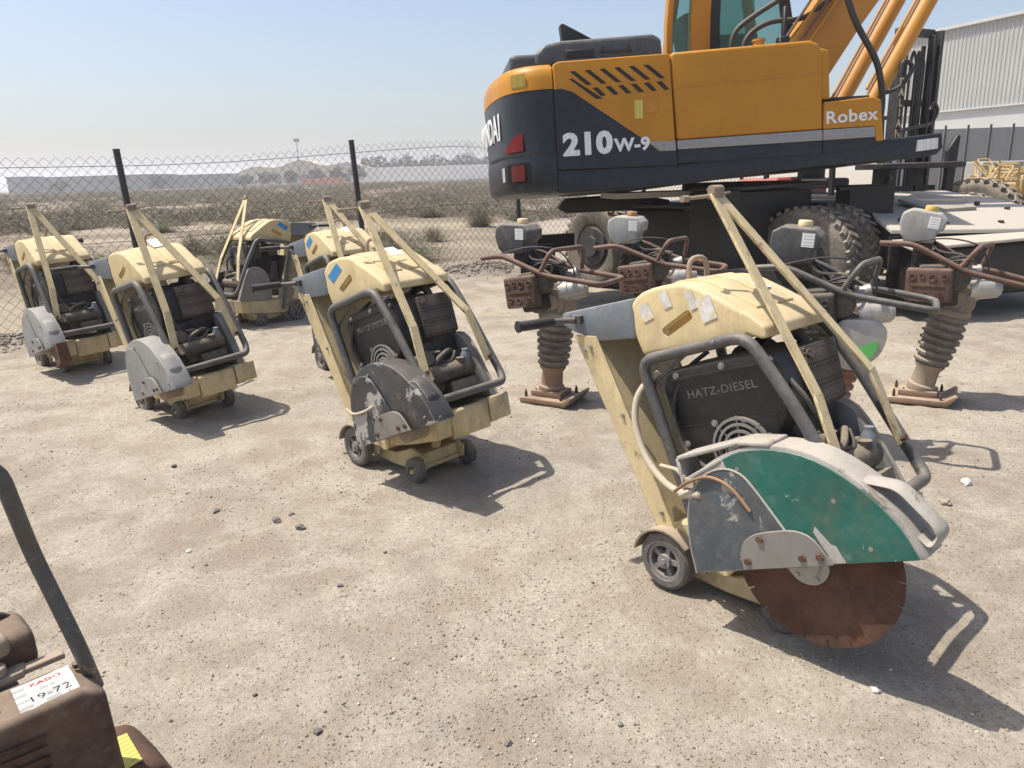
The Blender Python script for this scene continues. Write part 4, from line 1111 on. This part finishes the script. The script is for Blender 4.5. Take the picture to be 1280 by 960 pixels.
decal([(-.755, 2.14), (.62, 2.19), (.62, 2.196), (-.755, 2.146)], YR, .004, 'panel_crease', 'ex_orange_b', tank)
st = slab([(-.72, 1.605), (-.724, 1.685), (.676, 1.695), (.676, 1.60)], YR - .001, YR + .5, .004).build('silver_stripe', M['ex_grey'], tank)
slab([(-.73, 1.48), (-.72, 1.60), (.676, 1.595), (.676, 1.48)], YR, YR + .5, .004).build('lower_panel', M['ex_dark'], tank)
slab([(.61, 1.97), (.665, 2.42), (.74, 2.40), (.76, 1.97)], YR + .03, YR + .85, .015).build('tank_front', M['ex_orange'], tank)
step = slab([(.685, 1.70), (.69, 1.945), (1.17, 1.965), (1.25, 1.93), (1.285, 1.56), (1.21, 1.56), (1.19, 1.70)], YR, YR + .8, .015).build('tool_box', M['ex_orange'], EX)
slab([(.685, 1.60), (.686, 1.695), (1.19, 1.695), (1.20, 1.60)], YR - .001, YR + .5, .004).build('silver_stripe', M['ex_grey'], step)
slab([(.685, 1.48), (.686, 1.595), (1.20, 1.595), (1.21, 1.50)], YR, YR + .5, .004).build('lower_panel', M['ex_dark'], step)
text('lettering', 'Robex', .155, M['ex_white'], step, T(.955, YR - .004, 1.80) @ RY(rad(-1.5)) @ FACE_R, .0015, .003, sx=1.2)
B().box((.93, -.80, 1.975), (.46, .7, .02)).build('step_tread', M['ex_frame'], step)
base = slab([(-1.86, 1.285), (-1.86, 1.495), (-.73, 1.475), (1.88, 1.60), (1.90, 1.46), (1.84, 1.40), (1.70, 1.385), (.55, 1.36), (-.7, 1.285)], YR + .012, -YR, .02).build('deck_frame', M['ex_dark'], EX)
decal([(1.62, 1.44), (1.84, 1.455), (1.84, 1.555), (1.63, 1.545)], YR + .012, .004, 'warning_label', 'white_label', base)
B().box((.05, .1, 1.78), (1.9, 1.6, .5)).bevel(.05, 2).build('inner_housing', M['ex_black'], EX)
hood = B().prism([(-1.98, 2.42), (-1.97, 2.54), (-1.88, 2.62), (-1.70, 2.645), (-.86, 2.665), (-.78, 2.62), (-.77, 2.45)], -.98, .6); hood.bevel(.05, 3, 30)
hood = hood.build('engine_hood', M['ex_hood'], EX)
B().box((-1.22, -.985, 2.525), (.30, .03, .02)).box((-1.34, -.985, 2.55), (.02, .03, .06)).box((-1.1, -.985, 2.55), (.02, .03, .06)).build('hood_handle', M['ex_frame'], hood)
B().box((-1.55, -.983, 2.52), (.26, .012, .07)).bevel(.004, 1).build('hood_latch', M['ex_black'], hood)
B().box((-2.05, -.5, 2.47), (.3, .9, .16)).bevel(.05, 3).build('rear_hood', M['ex_hood'], EX)
B().prism([(-1.64, 2.66), (-1.30, 2.64), (-1.32, 2.70), (-1.50, 2.80), (-1.63, 2.87), (-1.66, 2.86)], -.62, -.50).bevel(.02, 2).build('exhaust', M['ex_black'], EX)
# engine bay side behind the panels
B().box((-1.0, .3, 1.95), (1.9, 1.75, .9)).build('engine_bay', M['ex_black'], EX)

# the cab on the far side
cab = empty('cab', (0, 0, 0)); cab.parent = EX
B().prism([(.55, 2.47), (.55, 3.7), (1.0, 3.7), (1.0, 2.47)], 1.10, 1.104).build('side_window', M['glass'], cab, 0)
B().box((.5, .95, 2.75), (.9, .12, .5)).bevel(.05, 2).build('console', M['ex_black'], cab)
def cabbar(P, y0, y1, name='pillar', mat='ex_orange', bev=.02): return B().prism(P, y0, y1).bevel(bev, 2, 30).build(name, M[mat], cab)
cabbar([(-.40, 2.40), (-.38, 2.95), (-.33, 3.40), (-.26, 3.70), (-.16, 3.70), (-.26, 3.40), (-.31, 2.95), (-.33, 2.40)], .15, .27)
cabbar([(-.13, 2.40), (-.11, 3.0), (-.04, 3.70), (.16, 3.70), (.10, 3.0), (.08, 2.40)], .13, .27)
cabbar([(-.14, 2.40), (-.12, 2.95), (.02, 3.70), (.12, 3.70), (-.02, 2.95), (-.05, 2.40)], 1.05, 1.17)
cabbar([(.95, 2.0), (.98, 2.6), (.80, 3.72), (.90, 3.72), (1.08, 2.6), (1.05, 2.0)], 1.05, 1.17)
cabbar([(.95, 2.0), (.98, 2.6), (.80, 3.72), (.90, 3.72), (1.08, 2.6), (1.05, 2.0)], .15, .25, 'pillar', 'ex_black')
cabbar([(-.38, 2.10), (-.38, 2.47), (1.05, 2.47), (1.05, 2.10)], .16, 1.16, 'lower_body')
cabbar([(-.28, 3.68), (-.25, 3.80), (.80, 3.82), (.92, 3.70)], .12, 1.20, 'roof')
B().prism([(.08, 2.47), (.10, 3.0), (.16, 3.68), (.80, 3.68), (.97, 2.6), (.97, 2.47)], .20, .206).build('side_window', M['glass'], cab, 0)
B().prism([(-.34, 2.47), (-.32, 2.95), (-.27, 3.4), (-.18, 3.68), (-.03, 3.68), (-.10, 3.0), (-.12, 2.47)], .20, .206).build('side_window', M['glass'], cab, 0)
B().prism([(.08, 2.47), (.10, 3.0), (.16, 3.66), (.27, 3.66), (.22, 3.0), (.21, 2.47)], .185, .199).build('window_seal', M['ex_black'], cab, 0)
B().box((.22, .65, 2.55), (.5, .5, .12)).box((.0, .65, 2.85), (.14, .48, .6), RY(rad(-10))).bevel(.05, 2).build('seat', M['seat'], cab)
# boom, lift cylinders and hoses
def ang(p, d, L): return (p[0] + math.cos(rad(d)) * L, p[1] + math.sin(rad(d)) * L)
boom = B(); boom.prism([(.62, 1.98), (.50, 2.16), (.60, 2.42), (1.05, 2.98), (1.75, 3.95), (2.42, 3.85), (1.55, 2.78), (1.02, 2.05), (.84, 1.92)], -.30, .06); boom.bevel(.02, 2, 30)
boom = boom.build('boom', M['ex_orange_b'], EX)
B().prism([(.55, 1.75), (.58, 2.05), (1.12, 2.02), (1.55, 1.75)], -.42, -.34).bevel(.02, 1).build('boom_bracket', M['ex_black'], EX)
B().prism([(.55, 1.75), (.62, 2.4), (.95, 2.52), (1.25, 2.45), (1.35, 2.2), (1.75, 1.75)], .10, .16).bevel(.02, 1).build('boom_bracket', M['ex_orange_b'], EX)
for yy, dx, dz in ((-.50, .33, -.0), (.22, .33, .0)):
    a = Vector((1.12 + dx, yy, 1.80 + dz)); d = Vector((math.cos(rad(59)), 0, math.sin(rad(59))))
    c_ = B(); c_.cyl(a, a + d * 1.75, .085, 20); c_.cyl(a + d * 1.70, a + d * 1.80, .10, 20); c_.cyl(a + Vector((0, -.08, 0)), a + Vector((0, .08, 0)), .11, 20)
    c_ = c_.build('lift_cylinder', M['ex_orange_b'], EX)
    B().cyl(a + d * 1.7, a + d * 2.6, .05, 16).build('cylinder_rod', M['chrome'], c_)
    B().tube([a + d * .3 + Vector((-.10, 0, .06)), a + d * 1.7 + Vector((-.10, 0, .06))], .018, 8).build('hydraulic_pipe', M['ex_orange_b'], c_)
for pts, r_ in (([(1.10, -.56, 3.35), (1.30, -.60, 2.75), (1.55, -.62, 2.35), (1.62, -.62, 1.95), (1.55, -.60, 1.6)], .032),
                ([(.35, -.10, 2.45), (.36, -.10, 2.75), (.62, -.14, 2.90), (.95, -.25, 2.86), (1.20, -.32, 3.05)], .028),
                ([(.20, -.14, 2.45), (.22, -.14, 2.80), (.45, -.18, 2.95), (.75, -.25, 3.1), (1.0, -.32, 3.3)], .028),
                ([(1.60, -.55, 2.05), (1.82, -.6, 2.10), (1.95, -.6, 2.30), (1.82, -.6, 2.38), (1.80, -.6, 2.2)], .022)):
    B().tube(fillet(pts, .16, 5), r_, 10).build('hydraulic_hose', M['cable'], EX)
B().cyl((.42, -.35, 2.45), (.42, -.35, 2.66), .055, 16).cyl((.42, -.35, 2.66), (.42, -.35, 2.68), .065, 16).build('filler_neck', M['ex_orange_b'], EX)
B().prism([(.60, 2.5), (.64, 2.5), (.66, 2.95), (.62, 2.95)], -.5, -.44).box((.62, -.47, 2.56), (.11, .10, .22)).bevel(.01, 1).build('mirror_post', M['ex_black'], EX)
for k in range(4):
    B().tube([(.52 + k * .05, -.33 - .012 * k, 2.42 - k * .05), (1.0 + k * .06, -.33, 3.06 - k * .05), (1.5 + k * .06, -.33, 3.75 - k * .05)], .014, 8).build('boom_pipe', M['ex_orange_b' if k % 2 else 'rust_tube'], boom)

# undercarriage: stands on the ground, axles turned away from the upper body
UC = empty('undercarriage', (0, 0, 0)); UC.parent = EX; UC.matrix_parent_inverse = Matrix.Identity(4); UC.matrix_local = EXI
def uc(b, name, mat, smooth=38): return b.build(name, M[mat], UC, smooth)
NA = Vector((2.98, 7.72, 0)); FAX = Vector((1.18, 10.05, 0)); HD = (FAX - NA).normalized(); RT = Vector((-HD.y, HD.x, 0)) * -1   # HD: along the chassis; RT: to the far side
UCM = Matrix(((HD.x, RT.x, 0, NA.x), (HD.y, RT.y, 0, NA.y), (0, 0, 1, 0), (0, 0, 0, 1)))   # local: x along chassis, y across, origin near-left wheel
def tyre_b(R=.53, w=.26, lugs=34):
    b = B(); b.lathe([(.29, -w * .42), (.36, -w * .5), (.44, -w * .52), (R - .045, -w * .48), (R - .012, -w * .36), (R - .004, 0), (R - .012, w * .36), (R - .045, w * .48), (.44, w * .52), (.36, w * .5), (.29, w * .42)], 44, close=True)
    for k in range(lugs):
        for s in (-1, 1):
            st = b._mark(); b.prism([(-.026, -.5), (.020, -.5), (.030, .5), (-.014, .5)], -.012, .024, 'z')
            b.xf(RZ(2 * PI * (k + (.5 if s > 0 else 0)) / lugs) @ T(R - .010, 0, 0) @ Matrix(((0, 0, 1, 0), (1, 0, 0, 0), (0, 1, 0, 0), (0, 0, 0, 1))) @ T(0, s * w * .26, 0) @ RZ(-s * .5) @ Matrix.Diagonal((1, w * .46, 1, 1)), st)
    b.xf(RX(PI / 2)); return b
def hub_b():
    b = B(); b.lathe([(.30, -.10), (.30, .10)], 32); b.lathe([(.24, -.13), (.26, -.02), (.16, .0), (.15, .06)], 24); b.lathe([(.13, -.17), (.14, .1)], 20)
    for k in range(10): b.cyl((.19 * math.cos(k * .628), .19 * math.sin(k * .628), -.09), (.19 * math.cos(k * .628), .19 * math.sin(k * .628), -.02), .016, 6)
    b.xf(RX(PI / 2) @ RX(PI)); return b
def put_wheel(lx, ly, name='wheel'):
    o = part('ex_tyre', 'wheel', tyre_b, M['tyre'], UC); o.matrix_local = UCM @ T(lx, ly, .53)
    if ly > 3.8: o.matrix_local = UCM @ T(lx, ly, .53 * 1.15) @ Matrix.Scale(1.15, 4)
    h = part('ex_hub', 'hub', hub_b, M['ex_frame'], o)
    if ly > 1: h.matrix_local = RZ(PI)
WB = (FAX - NA).length; TR = 3.9
for lx in (0, WB):
    for ly in (0, .44, TR - .32, TR): put_wheel(lx, ly)
    uc(B().cyl((lx, .4, .53), (lx, TR - .4, .53), .11, 16).box((lx, TR / 2, .55), (.5, .5, .42)).xf(UCM), 'axle', 'ex_frame')
uc(B().box((WB / 2, TR / 2, .80), (WB + .5, .95, .46)).bevel(.03, 2).xf(UCM), 'chassis_frame', 'ex_black')
uc(B().lathe([(.62, 1.0), (.62, 1.3)], 36, T(2.6, 8.8, 0)), 'swing_ring', 'ex_frame')
uc(B().box((WB * .52, .10, .70), (1.30, .55, .62)).bevel(.03, 2).xf(UCM), 'storage_box', 'ex_black')
uc(B().box((WB * .55, .02, 1.06), (1.25, .75, .035)).bevel(.008, 1).xf(UCM), 'running_board', 'ex_frame')
uc(B().box((WB * .5, -.16, .50), (.6, .04, .30)).box((WB * .5, -.20, .36), (.6, .22, .03)).bevel(.006, 1).xf(UCM), 'boarding_step', 'ex_frame')
def sheet(P, t):
    b = B(); top = [b.bm.verts.new(p) for p in P]; lo = [b.bm.verts.new((p[0], p[1], p[2] - t)) for p in P]; n = len(P)
    b.bm.faces.new(top); b.bm.faces.new(lo[::-1])
    for i in range(n): b.bm.faces.new((top[i], lo[i], lo[(i + 1) % n], top[(i + 1) % n]))
    bmesh.ops.recalc_face_normals(b.bm, faces=list(b.bm.faces)); return b
uc(sheet([(1.95, 8.40, 1.27), (2.14, 7.66, 1.27), (2.30, 7.60, 1.28), (3.28, 8.0, 1.30), (3.15, 8.55, 1.30)], .035).bevel(.008, 1), 'mudguard', 'ex_frame')
uc(sheet([(1.98, 8.45, 1.22), (2.20, 7.74, 1.22), (3.15, 8.1, 1.22), (3.0, 8.6, 1.22)], .75), 'dark_void_box', 'ex_black')  # black block added to stand for the shaded void under the mudguard
uc(sheet([(2.08, 7.62, 1.24), (2.14, 7.56, 1.24), (2.26, 7.6, 1.24), (2.2, 7.7, 1.24)], .65), 'mudguard_bracket', 'ex_black')
dk = uc(sheet([(3.86, 8.45, 1.10), (4.35, 8.95, 1.14), (5.13, 9.20, 1.13), (5.45, 8.6, 1.03), (5.55, 8.1, .95), (5.6, 7.75, .86), (5.0, 7.55, .80), (3.62, 7.30, .85), (3.68, 7.8, .95)], .04).bevel(.012, 2), 'step_plate', 'deck')
uc(sheet([(3.66, 7.36, .79), (5.62, 7.76, .80), (5.7, 8.4, .9), (5.2, 9.1, 1.05), (4.2, 8.8, 1.05), (3.75, 8.1, .9)], .34), 'step_housing', 'ex_frame')
uc(sheet([(3.70, 7.02, .70), (4.25, 7.02, .74), (5.5, 7.42, .76), (5.6, 7.7, .78), (3.64, 7.32, .76)], .03).bevel(.008, 1), 'lower_step', 'deck')
uc(sheet([(3.74, 7.10, .66), (5.45, 7.46, .70), (5.6, 7.9, .7), (3.8, 7.7, .66)], .48).bevel(.02, 1), 'blade_mount', 'ex_black')
pt = sheet([(4.15, 8.30, 1.065), (4.55, 8.72, 1.105), (4.95, 8.55, 1.06), (4.85, 8.05, .975), (4.35, 7.95, .965)], .03)
pt.xf(T(0, 0, .022)); pt = part('tread', 'tread_mat', lambda: pt, M['tread'], dk, cache=False)
for x, y, z in ((4.0, 8.2, 1.03), (4.3, 7.6, .86), (4.9, 7.7, .85), (5.2, 8.1, .955), (4.6, 8.95, 1.15), (5.0, 8.3, 1.01), (3.85, 7.6, .91), (5.3, 7.8, .88)):
    B().cyl((x, y, z - .01), (x, y, z + .028), .028, 8).build('bolt', M['ex_frame'], dk)
uc(B().tube([(3.85, 7.95, 1.0), (3.85, 7.95, 1.3), (3.95, 8.1, 1.32), (3.95, 8.15, .9)], .03, 8, fil=.08).box((3.7, 8.1, 1.0), (.45, .35, .5)).box((3.6, 7.95, 1.22), (.5, .12, .03)), 'valve_block', 'ex_black')
uc(B().tube([(4.6, 7.3, .35), (6.4, 7.9, .36)], .022, 8), 'hydraulic_pipe', 'ex_black')
uc(B().box((.55, 9.2, .66), (.5, .12, .20), RZ(.4)).bevel(.01, 1).box((.35, 8.85, .55), (.4, .06, .26), RZ(.4)), 'mudguard', 'ex_black')
uc(B().prism([(0.6, 1.05), (.7, 1.16), (1.5, 1.2), (1.9, 1.12), (1.9, 1.02), (.7, 1.0)], 9.1, 9.5).bevel(.02, 2), 'mudguard', 'ex_black')
uc(B().box((1.75, 8.75, 1.2), (1.3, .5, .06), RZ(.2)), 'underside_plate', 'deck')

# ------------------------------------------------------------------ the forklift behind the excavator
FK = empty('forklift', (5.32, 10.5, 0), (0, 0, rad(-62)))          # local x: forward (mast side), y: left
tag(FK, 'black forklift mast with hoses standing behind the excavator', 'forklift')
for s in SIDES:
    B().prism([(-.07, -.40), (.07, -.40), (.07, -.34), (-.03, -.34), (-.03, -.30), (-.07, -.30)], .25, 3.08, 'z').xf(Matrix.Diagonal((1, -s, 1, 1))).bevel(.004, 1).build('outer_mast_rail', M['ex_frame'], FK)
    B().box((.0, s * .27, 1.65), (.10, .05, 2.75)).bevel(.006, 1).build('inner_mast_rail', M['ex_black'], FK)
    B().cyl((-.06, s * .19, .4), (-.06, s * .19, 1.9), .045, 14).cyl((-.06, s * .19, 1.9), (-.06, s * .19, 2.9), .028, 12).build('lift_ram', M['ex_black'], FK)
    B().box((.35, s * .25, .12), (1.0, .12, .045)).box((.10, s * .25, .45), (.05, .12, .65)).bevel(.006, 1).build('fork', M['ex_frame'], FK)
for z, h in ((3.05, .10), (2.2, .08), (.5, .12)): B().box((-.05, 0, z), (.06, .68, h)).bevel(.006, 1).build('cross_member', M['ex_frame'], FK)
B().box((.09, 0, .75), (.05, .8, .10)).box((.09, 0, .40), (.05, .8, .10)).box((.09, .36, .58), (.05, .06, .40)).box((.09, -.36, .58), (.05, .06, .4)).build('fork_carriage', M['ex_black'], FK)
for yy in (-.06, .05, .10): B().tube(fillet([(.03, yy, .8), (.03, yy, 2.7), (-.02, yy, 2.85), (-.05, yy, 2.7), (-.05, yy, .6)], .06, 4), .017, 8).build('mast_hose', M['cable'], FK)
B().tube(fillet([(.10, -.36, 1.85), (.12, -.05, 1.9), (.14, .22, 1.92), (.14, .34, 2.1), (.14, .22, 2.22), (.14, .16, 2.1)], .1, 5), .022, 10).build('hose_loop', M['cable'], FK)
B().box((.06, -.37, 2.15), (.012, .05, 1.0)).build('name_plate', M['ex_black'], FK)
o_ = [c for c in FK.children if c.name.startswith('outer_mast_rail')][0]
for i, ch in enumerate('DALIAN'):
    text('lettering', ch, .13, M['cap_cream'], FK, T(.0705 + .003, -.352, 2.44 - i * .125) @ RZ(PI / 2) @ FACE_R, .001, .004)
B().box((.073, -.35, 1.52), (.004, .085, .22)).build('label', M['white_label'], FK, 0)
body = B().box((-1.4, 0, .75), (1.6, 1.1, .6)).bevel(.06, 2).build('body', M['ex_black'], FK)
B().prism([(-2.75, .45), (-2.8, 1.05), (-2.5, 1.28), (-1.7, 1.30), (-1.6, .45)], -.55, .55).bevel(.08, 3, 30).build('counterweight', M['fl_red'], FK)
B().box((-1.3, 0, 1.2), (.5, .5, .14)).box((-1.55, 0, 1.5), (.14, .48, .5)).bevel(.05, 2).build('seat', M['seat'], FK)
for s in SIDES:
    for xx in (-.75, -1.95): B().bar((xx, s * .5, 1.0), (xx - .05, s * .48, 2.05), .06, .06, (0, 1, 0)).build('guard_post', M['ex_black'], FK)
    w_ = B().lathe([(.2, -.13), (.36, -.13), (.40, -.09), (.40, .09), (.36, .13), (.2, .13)], 28, close=True).xf(RX(PI / 2)).build('front_wheel', M['tyre'], FK); w_.location = (-.35, s * .52, .40)
    B().lathe([(.2, -.10), (.2, .10)], 20).xf(RX(PI / 2)).build('hub', M['ex_frame'], w_)
    w_ = B().lathe([(.15, -.1), (.26, -.1), (.30, -.07), (.30, .07), (.26, .1), (.15, .1)], 24, close=True).xf(RX(PI / 2)).build('rear_wheel', M['tyre'], FK); w_.location = (-2.2, s * .5, .30)
    B().lathe([(.15, -.08), (.15, .08)], 18).xf(RX(PI / 2)).build('hub', M['ex_frame'], w_)
B().box((-1.35, 0, 2.07), (1.35, 1.05, .05)).build('overhead_guard', M['ex_black'], FK)
# a dark attachment frame standing just right of the excavator
AF = empty('attachment_frame', (4.88, 9.55, 0), (0, 0, rad(12))); tag(AF, 'black steel attachment frame between the excavator deck and the yellow pile', 'steel frame')
B().prism([(.46, .0), (.50, 1.30), (.48, 1.58), (.60, 1.76), (.65, 1.76), (.63, 1.25), (.58, .0)], -.03, .03).bevel(.01, 1).build('upright', M['ex_black'], AF)
B().box((.0, 0, 1.42), (1.15, .5, .07)).bevel(.01, 1).build('top_plate', M['ex_frame'], AF)
B().box((-.35, 0, 1.0), (.08, .3, .85)).box((.2, .1, 1.0), (.10, .1, .85)).build('upright', M['ex_black'], AF)
B().box((0, 0, .60), (1.3, .4, .1)).box((.0, .1, 1.15), (.9, .05, .06)).build('cross_bar', M['ex_black'], AF)

# ------------------------------------------------------------------ right background: white hall, net fence, yellow machines
HL = empty('white_hall', (29.6, 55.4, 0)); d_ = Vector((31.5 - 29.6, 50 - 55.4, 0)); HL.rotation_euler = (0, 0, math.atan2(d_.y, d_.x))
tag(HL, 'large white hall with ribbed metal cladding behind the excavator on the right', 'building')
L0, L1 = -3.0, 30.0
B().box(((L0 + L1) / 2, 15.2, 4.95), (L1 - L0, 30, 9.9)).build('inner_wall', M['clad_band'], HL, 0)
n_ = 110; pp = []
for i in range(n_ + 1):
    x = L0 + (L1 - L0) * i / n_; st_ = (L1 - L0) / n_
    if i < n_: pp += [(x, 0), (x + st_ * .62, 0), (x + st_ * .72, -.05), (x + st_ * .9, -.05)]
b = B(); lo = [b.bm.verts.new((x, .19 + y, 4.75)) for x, y in pp]; hi = [b.bm.verts.new((x, .19 + y, 9.9)) for x, y in pp]
for i in range(len(pp) - 1): b.bm.faces.new((lo[i], lo[i + 1], hi[i + 1], hi[i]))
b.build('cladding', M['clad'], HL, 0)
B().box(((L0 + L1) / 2, .08, 4.72), (L1 - L0, .2, .10)).build('flashing', M['clad_band'], HL, 0)
B().box(((L0 + L1) / 2, .1, 9.98), (L1 - L0 + .3, .4, .2)).build('roof_edge', M['clad_band'], HL, 0)
B().box(((L0 + L1) / 2, .10, 1.6), (L1 - L0, .14, 3.2)).build('base_wall', M['clad_low'], HL, 0)
NF = empty('net_fence', (19.4, 36, 0)); tag(NF, 'grey shade net fence on black posts in front of the white hall', 'fence')
for i in range(14):
    x = -1.6 + i * 1.02
    B().box((x, .0, 1.5), (.07, .07, 3.0)).build('post', M['post'], NF)
    B().box((x + .51, .05, 1.45), (.93, .02, 2.8)).build('net_panel', M['mesh_sheet'], NF)
CB = empty('concrete_block', (20.3, 31.5, 0), (0, 0, .1)); tag(CB, 'long grey concrete block lying in front of the net fence', 'concrete block')
B().box((0, 0, .7), (3.6, 1.0, 1.4)).bevel(.05, 1).build('block', M['concrete'], CB)
def compactor_small(x, y, rz, s, i):
    e = empty('plate_compactor', (x, y, 0), (0, 0, rz)); e.scale = (s, s, s)
    tag(e, 'small dusty yellow machine in the crowded row below the net fence', 'compactor', 'yellow machines crowded beneath the net fence')
    P = lambda key, name, fn, mat: part(key, name, fn, M[mat], e)
    P('c_plate', 'base_plate', lambda: B().prism([(-.5, .02), (-.58, .18), (-.52, .2), (-.45, .1), (.45, .1), (.52, .2), (.58, .18), (.5, .02)], -.3, .3), 'yard_yellow')
    P('c_hood', 'hood', lambda: B().box((.0, 0, .5), (.6, .5, .4)).bevel(.08, 2), 'yard_yellow')
    P('c_eng', 'engine', lambda: B().box((.05, 0, .27), (.6, .4, .3)).cyl((.15, -.28, .5), (.15, .28, .5), .12, 12), 'rust_dark')
    P('c_frame', 'frame', lambda: B().tube([(-.4, -.28, .15), (-.4, -.28, .85), (.4, -.28, .85), (.4, -.28, .15)], .03, 6, fil=.1).tube([(-.4, .28, .15), (-.4, .28, .85), (.4, .28, .85), (.4, .28, .15)], .03, 6, fil=.1), 'yard_yellow')
    P('c_hand', 'handle', lambda: B().tube([(-.4, -.2, .6), (-.95, -.2, 1.15), (-.95, .2, 1.15), (-.4, .2, .6)], .028, 6, fil=.1), 'yard_yellow')
i = 0
for row, y in enumerate((22.5, 24.6, 26.8, 29.2)):
    for k in range(8):
        x = y * .60 + .2 + k * .98 + rng.normal(0, .12)
        if x > y * .76: continue
        compactor_small(x, y + rng.normal(0, .2), rng.random() * 6.3, 1.05 + .25 * rng.random(), i); i += 1

# ------------------------------------------------------------------ the rusty plate compactor in the near corner
PC = empty('plate_compactor', (-1.034, 1.217, 0), (0, 0, rad(45)))      # local x: image right / towards the big plate
tag(PC, 'rusty petrol plate compactor in the bottom left corner with a white paper tag', 'compactor')
P = lambda name, b, mat, par=PC, sm=38: b.build(name, M[mat], par, sm)
P('base_plate', B().prism([(-.40, .015), (-.46, .10), (-.42, .12), (-.36, .04), (.24, .04), (.30, .12), (.34, .10), (.28, .015)], -.22, .26).bevel(.004, 1), 'rust')
P('engine_deck', B().box((-.05, .03, .20), (.46, .34, .035)).box((-.05, .03, .12), (.3, .26, .14)).bevel(.006, 1), 'rust_dark')
eng = P('engine', B().box((-.06, .05, .35), (.34, .30, .26)).bevel(.03, 2).cyl((-.05, -.14, .36), (-.05, .2, .36), .10, 20), 'dark')
mf = P('muffler_cover', B().prism([(-.16, .31), (-.16, .505), (-.13, .545), (.165, .545), (.205, .52), (.212, .33), (.19, .30)], -.13, -.005).bevel(.017, 3, 40), 'rust_dark', eng)
for r_ in range(2):
    for k in range(7):
        P('louvre', B().box((-.07 + r_ * .12, -.1325, 0.362 + k * .022), (.085, .012, .007), RY(rad(4))).bevel(.002, 1), 'rust', mf)
for x_, z_ in ((.18, .50), (-.02, .505), (.185, .405)): P('bolt', B().cyl((x_, -.129, z_), (x_, -.135, z_), .007, 6).cyl((x_, -.129, z_), (x_, -.1315, z_), .010, 14), 'rust_tube', mf)
P('spark_plug', B().cyl((.02, .19, .50), (.06, .24, .56), .014, 12).tube(fillet([(.06, .24, .56), (.09, .27, .62), (.0, .25, .66), (-.1, .2, .6)], .05, 4), .006, 8), 'cable', eng)
P('spring', B().tube([(.10 + .004 * math.cos(k), .045 + k * .0012, .572 + .004 * math.sin(k)) for k in range(40)], .0014, 6), 'steel', eng)
P('bolt_hole', B().cyl((.165, -.1335, .345), (.165, -.128, .345), .015, 16), 'black', mf)
for x_, y_ in ((.185, -.035), (.03, -.075)): P('bolt', B().cyl((x_, y_, .544), (x_, y_, .553), .011, 6), 'rust_dark', mf)
P('bracket', B().prism([(.03, .0), (.10, .0), (.11, .02), (.11, .06), (.04, .06)], .545, .56, 'z').cyl((.06, .02, .56), (.06, .02, .58), .018, 12).box((.13, .02, .552), (.09, .025, .012)).bevel(.002, 1), 'mud', eng)
P('air_cleaner', B().box((.03, .10, .575), (.22, .13, .09)).bevel(.03, 3), 'rust_dark', eng)
P('air_cleaner_cover', B().box((.01, .07, .605), (.17, .09, .045)).bevel(.022, 3), 'mud', eng)
P('fuel_tank', B().box((-.06, .26, .58), (.30, .13, .11)).bevel(.035, 3), 'dark', eng)
P('hose', B().tube([(-.10, .12, .62), (.04, .13, .645), (.11, .13, .63), (.135, .14, .57)], .007, 8, fil=.06), 'cable', eng)
P('belt_guard', B().prism([(.12, .06), (.12, .30), (.24, .30), (.29, .28), (.325, .20), (.33, .06)], -.10, .10).bevel(.03, 4, 30), 'rust')
def tag_z(u, w):
    z = .5475 + .0013 * max(0, math.sin(u * 7 + w * 2)) ** 3 + .002 * max(0, .12 - w) * 8 * u + .0007 * math.sin(w * 9 + u * 3)
    return z - (.12 - w) * .05 if w < .12 else z
def on_tag(cx, cy):
    return lambda co: Vector((cx + co.x, cy + co.y, tag_z((cx + co.x - .067) / .1, (cy + co.y + .118) / .094) + .0003))
def tag_sheet():
    b = B(); n = 10; g = []
    for i in range(n + 1):
        for j in range(n + 1):
            u, w = i / n, j / n; x = .065 + .100 * u + .005 * w; y = -.118 + .004 * u + .092 * w
            z = tag_z(u, w)
            g.append(b.bm.verts.new((x, y, z)))
    for i in range(n):
        for j in range(n): b.bm.faces.new((g[i * (n + 1) + j], g[(i + 1) * (n + 1) + j], g[(i + 1) * (n + 1) + j + 1], g[i * (n + 1) + j + 1]))
    return b
tagp = P('paper_tag', tag_sheet(), 'dirty_label', mf, 30)
tagp['label'] = 'creased white paper tag with handwriting'
text('handwriting', '19-72', .03, M['black'], tagp, None, 0, .0002, warp=on_tag(.12, -.090))
text('handwriting', 'KADO', .018, M['ex_red'], tagp, None, 0, .0002, warp=on_tag(.125, -.042))
P('yellow_tag', B().prism([(.175, -.085), (.255, -.08), (.262, .03), (.18, .04)], .3005, .3018, 'z'), 'yellow_label', PC, 0)
text('chalk_marks', '1019', .045, M['ex_white'], PC, T(.255, -.1008, .19) @ RY(rad(-15)) @ FACE_R, .0003, -.0002)
hb = B(); W = PC.matrix_world
bpy.context.view_layer.update(); PCI = PC.matrix_world.inverted()
hb.tube([tuple(PCI @ Vector(p)) for p in ((-.856, 1.33, .49), (-.858, 1.305, .60), (-.915, 1.313, .80), (-.892, 1.24, 1.0), (-.95, 1.2, 1.03))], .0145, 14, fil=.05)
P('handlebar', hb, 'tube')

# ------------------------------------------------------------------ haze in the air
q = NT('haze'); q.t.nodes.remove(q.b)
pv = q.n("ShaderNodeVolumePrincipled"); pv.inputs["Color"].default_value = (.93, .95, 1.0, 1); pv.inputs["Density"].default_value = HAZE = .0013
pv.inputs["Anisotropy"].default_value = .3
q.l(pv.outputs[0], [n for n in q.t.nodes if n.type == 'OUTPUT_MATERIAL'][0].inputs["Volume"])
hz = B().box((0, 0, 11), (9000, 9000, 26)).build('haze', q.m, None, 0)
tag(hz, 'pale dusty haze over the whole plain', kind='stuff')
